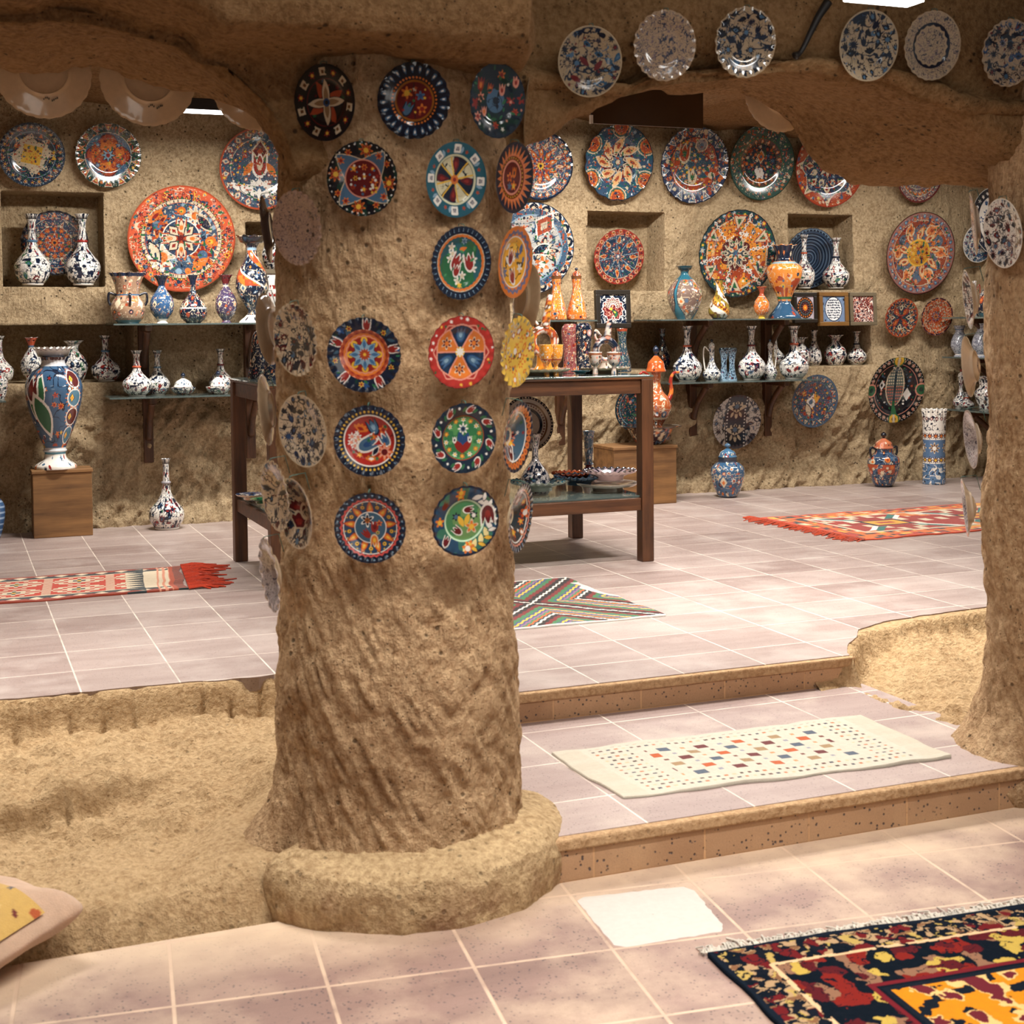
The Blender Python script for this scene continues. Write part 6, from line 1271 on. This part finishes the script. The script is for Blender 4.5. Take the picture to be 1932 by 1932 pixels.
rr = np.array(rr)*(1+.02*vn(np.stack([np.cos(ang)*9, np.sin(ang)*9, 0*ang], -1), 3))
T_, K = np.meshgrid(ang, np.array([.01, .5, .97, 1.0]), indexing='ij'); Rr = rr[:, None]*K
G = np.stack([pc_[0]+Rr*np.cos(T_), pc_[1]+Rr*np.sin(T_), np.where(K < .99, -.2222, -.2232)], -1)
struct(mk('floor_patch', G.reshape(-1, 3), gq(n, 4, True), flat_mat('white_plaster', (188, 182, 174), .8, 60, .12)))

rod = [at(x, y, 1, YF-.05) for x, y in ((1562,4),(1545,30),(1530,60),(1512,96),(1500,106))]
tag(MB().tube(smooth_path(rod), np.interp(np.linspace(0, 1, 33), [0, .3, .8, 1], [.014, .011, .007, .012]), 8).build('black_rod', IRON, None, True), 'thin black tube running down between the third and fourth arch plates', 'rod')  # dark tube traces a black line on the arch face
# ------------------------------------------------------------------ ceiling lamps and hanging panel
def lamp(x0, x1, Y, z, label, power, dep=.09, tilt=0, spread=160):
    r = empty('ceiling_lamp', ((x0+x1)/2, Y, z)); tag(r, label, 'lamp', 'strip lamps under the cave ceiling'); L = (x1-x0)/2
    MB().box((-L, -dep/2, .012), (L, dep/2, .075)).build('housing', IRON, r, bevel=.004)
    MB().box((-L+.01, -dep/2+.01, 0), (L-.01, dep/2-.01, .014)).build('tube', TUBE, r)
    bpy.context.view_layer.update()
    area('lamp_light', ((x0+x1)/2, Y, z-.01), ((x0+x1)/2, Y+tilt, z-1), x1-x0, .12, power, (1, .96, .9), r, spread)
a = at(250, 207, 1, 8.1); b = at(480, 207, 1, 8.1)
LZ_ = a[2]
lamp(at(216, 207, 1, 8.1)[0], b[0]+.3, 8.1, LZ_, 'strip lamp glowing under the left arch', 62, tilt=.2)
a = at(1215, 163, 1, 6.1); b = at(1353, 163, 1, 6.1)
lamp(a[0], b[0], 6.1, b[2], 'short strip lamp end glowing beside the hanging dark panel', 40)
a = at(1345, 131, 1, 5.2); b = at(1378, 131, 1, 5.2)
lamp(a[0], b[0]+.4, 5.2, b[2], 'strip lamp end showing below the third blue plate of the arch', 30)
lamp(at(1128, 200, 1, 8.1)[0], at(1316, 200, 1, 8.1)[0], 8.1, 2.57, 'long strip lamp over the display table, hidden above the arch', 62, tilt=.2)
lamp(at(1560, 200, 1, 8.1)[0], 7.2, 8.1, 2.5, 'long strip lamp near the right end of the back room', 36, tilt=.2)
a = at(1600, -3, 1, 3.1); b = at(1733, -3, 1, 3.1)
lamp(a[0], b[0], 3.1, a[2], 'strip lamp cut by the top frame edge over the right arch', 3)
for y_, p_, nm in ((1.7, 7, 'farther from the arches'), (2.5, 38, 'nearer to the pillar')): lamp(.1, 2.5, y_, 2.46, 'unseen fill lamp added over the front aisle, '+nm, p_, spread=98)  # both added above the view to shape brightness down the pillar
lamp(-.7, .5, 5.3, 2.5, 'unseen lamp added to brighten the dug earth behind the left arch', 52, spread=120)  # no lamp seen here; put in because the earth needed light
lamp(2.9, 4.2, 5.0, 2.5, 'unseen lamp added behind the crown of the right arch', 38, spread=120)  # added out of sight to light the step and pit from behind
lamp(2.0, 3.2, 1.3, 2.42, 'unseen fill lamp added over the front aisle above the pile carpet', 4, spread=100)  # weak extra fill, added out of view
p0 = at(1115, 233, 1, 4.75); p1 = at(1326, 236, 1, 4.75); p2_ = at(1320, 150, 1, 4.75)
hp = empty('hanging_panel', ((p0[0]+p1[0])/2, 4.75, p0[2])); tag(hp, 'dark brown acrylic panel hanging under the right arch', 'panel')
Lh = (p1[0]-p0[0])/2; Hh = p2_[2]-p0[2]
MB().box((-Lh, -.004, 0), (Lh, .004, Hh+.1)).build('sheet', flat_mat('brown_acrylic', (66, 44, 26), .25, 12, .3), hp, bevel=.001)
for sx in (-1, 1): MB().tube([(sx*Lh*.8, 0, Hh+.09), (sx*Lh*.8, 0, 2.64-p0[2])], .003, 6).build('hanging_wire', IRON, hp)
MB().box((-Lh-.004, -.006, .0), (-Lh+.006, .006, .03)).build('clip', flat_mat('white_plastic', (230, 226, 220), .4), hp)
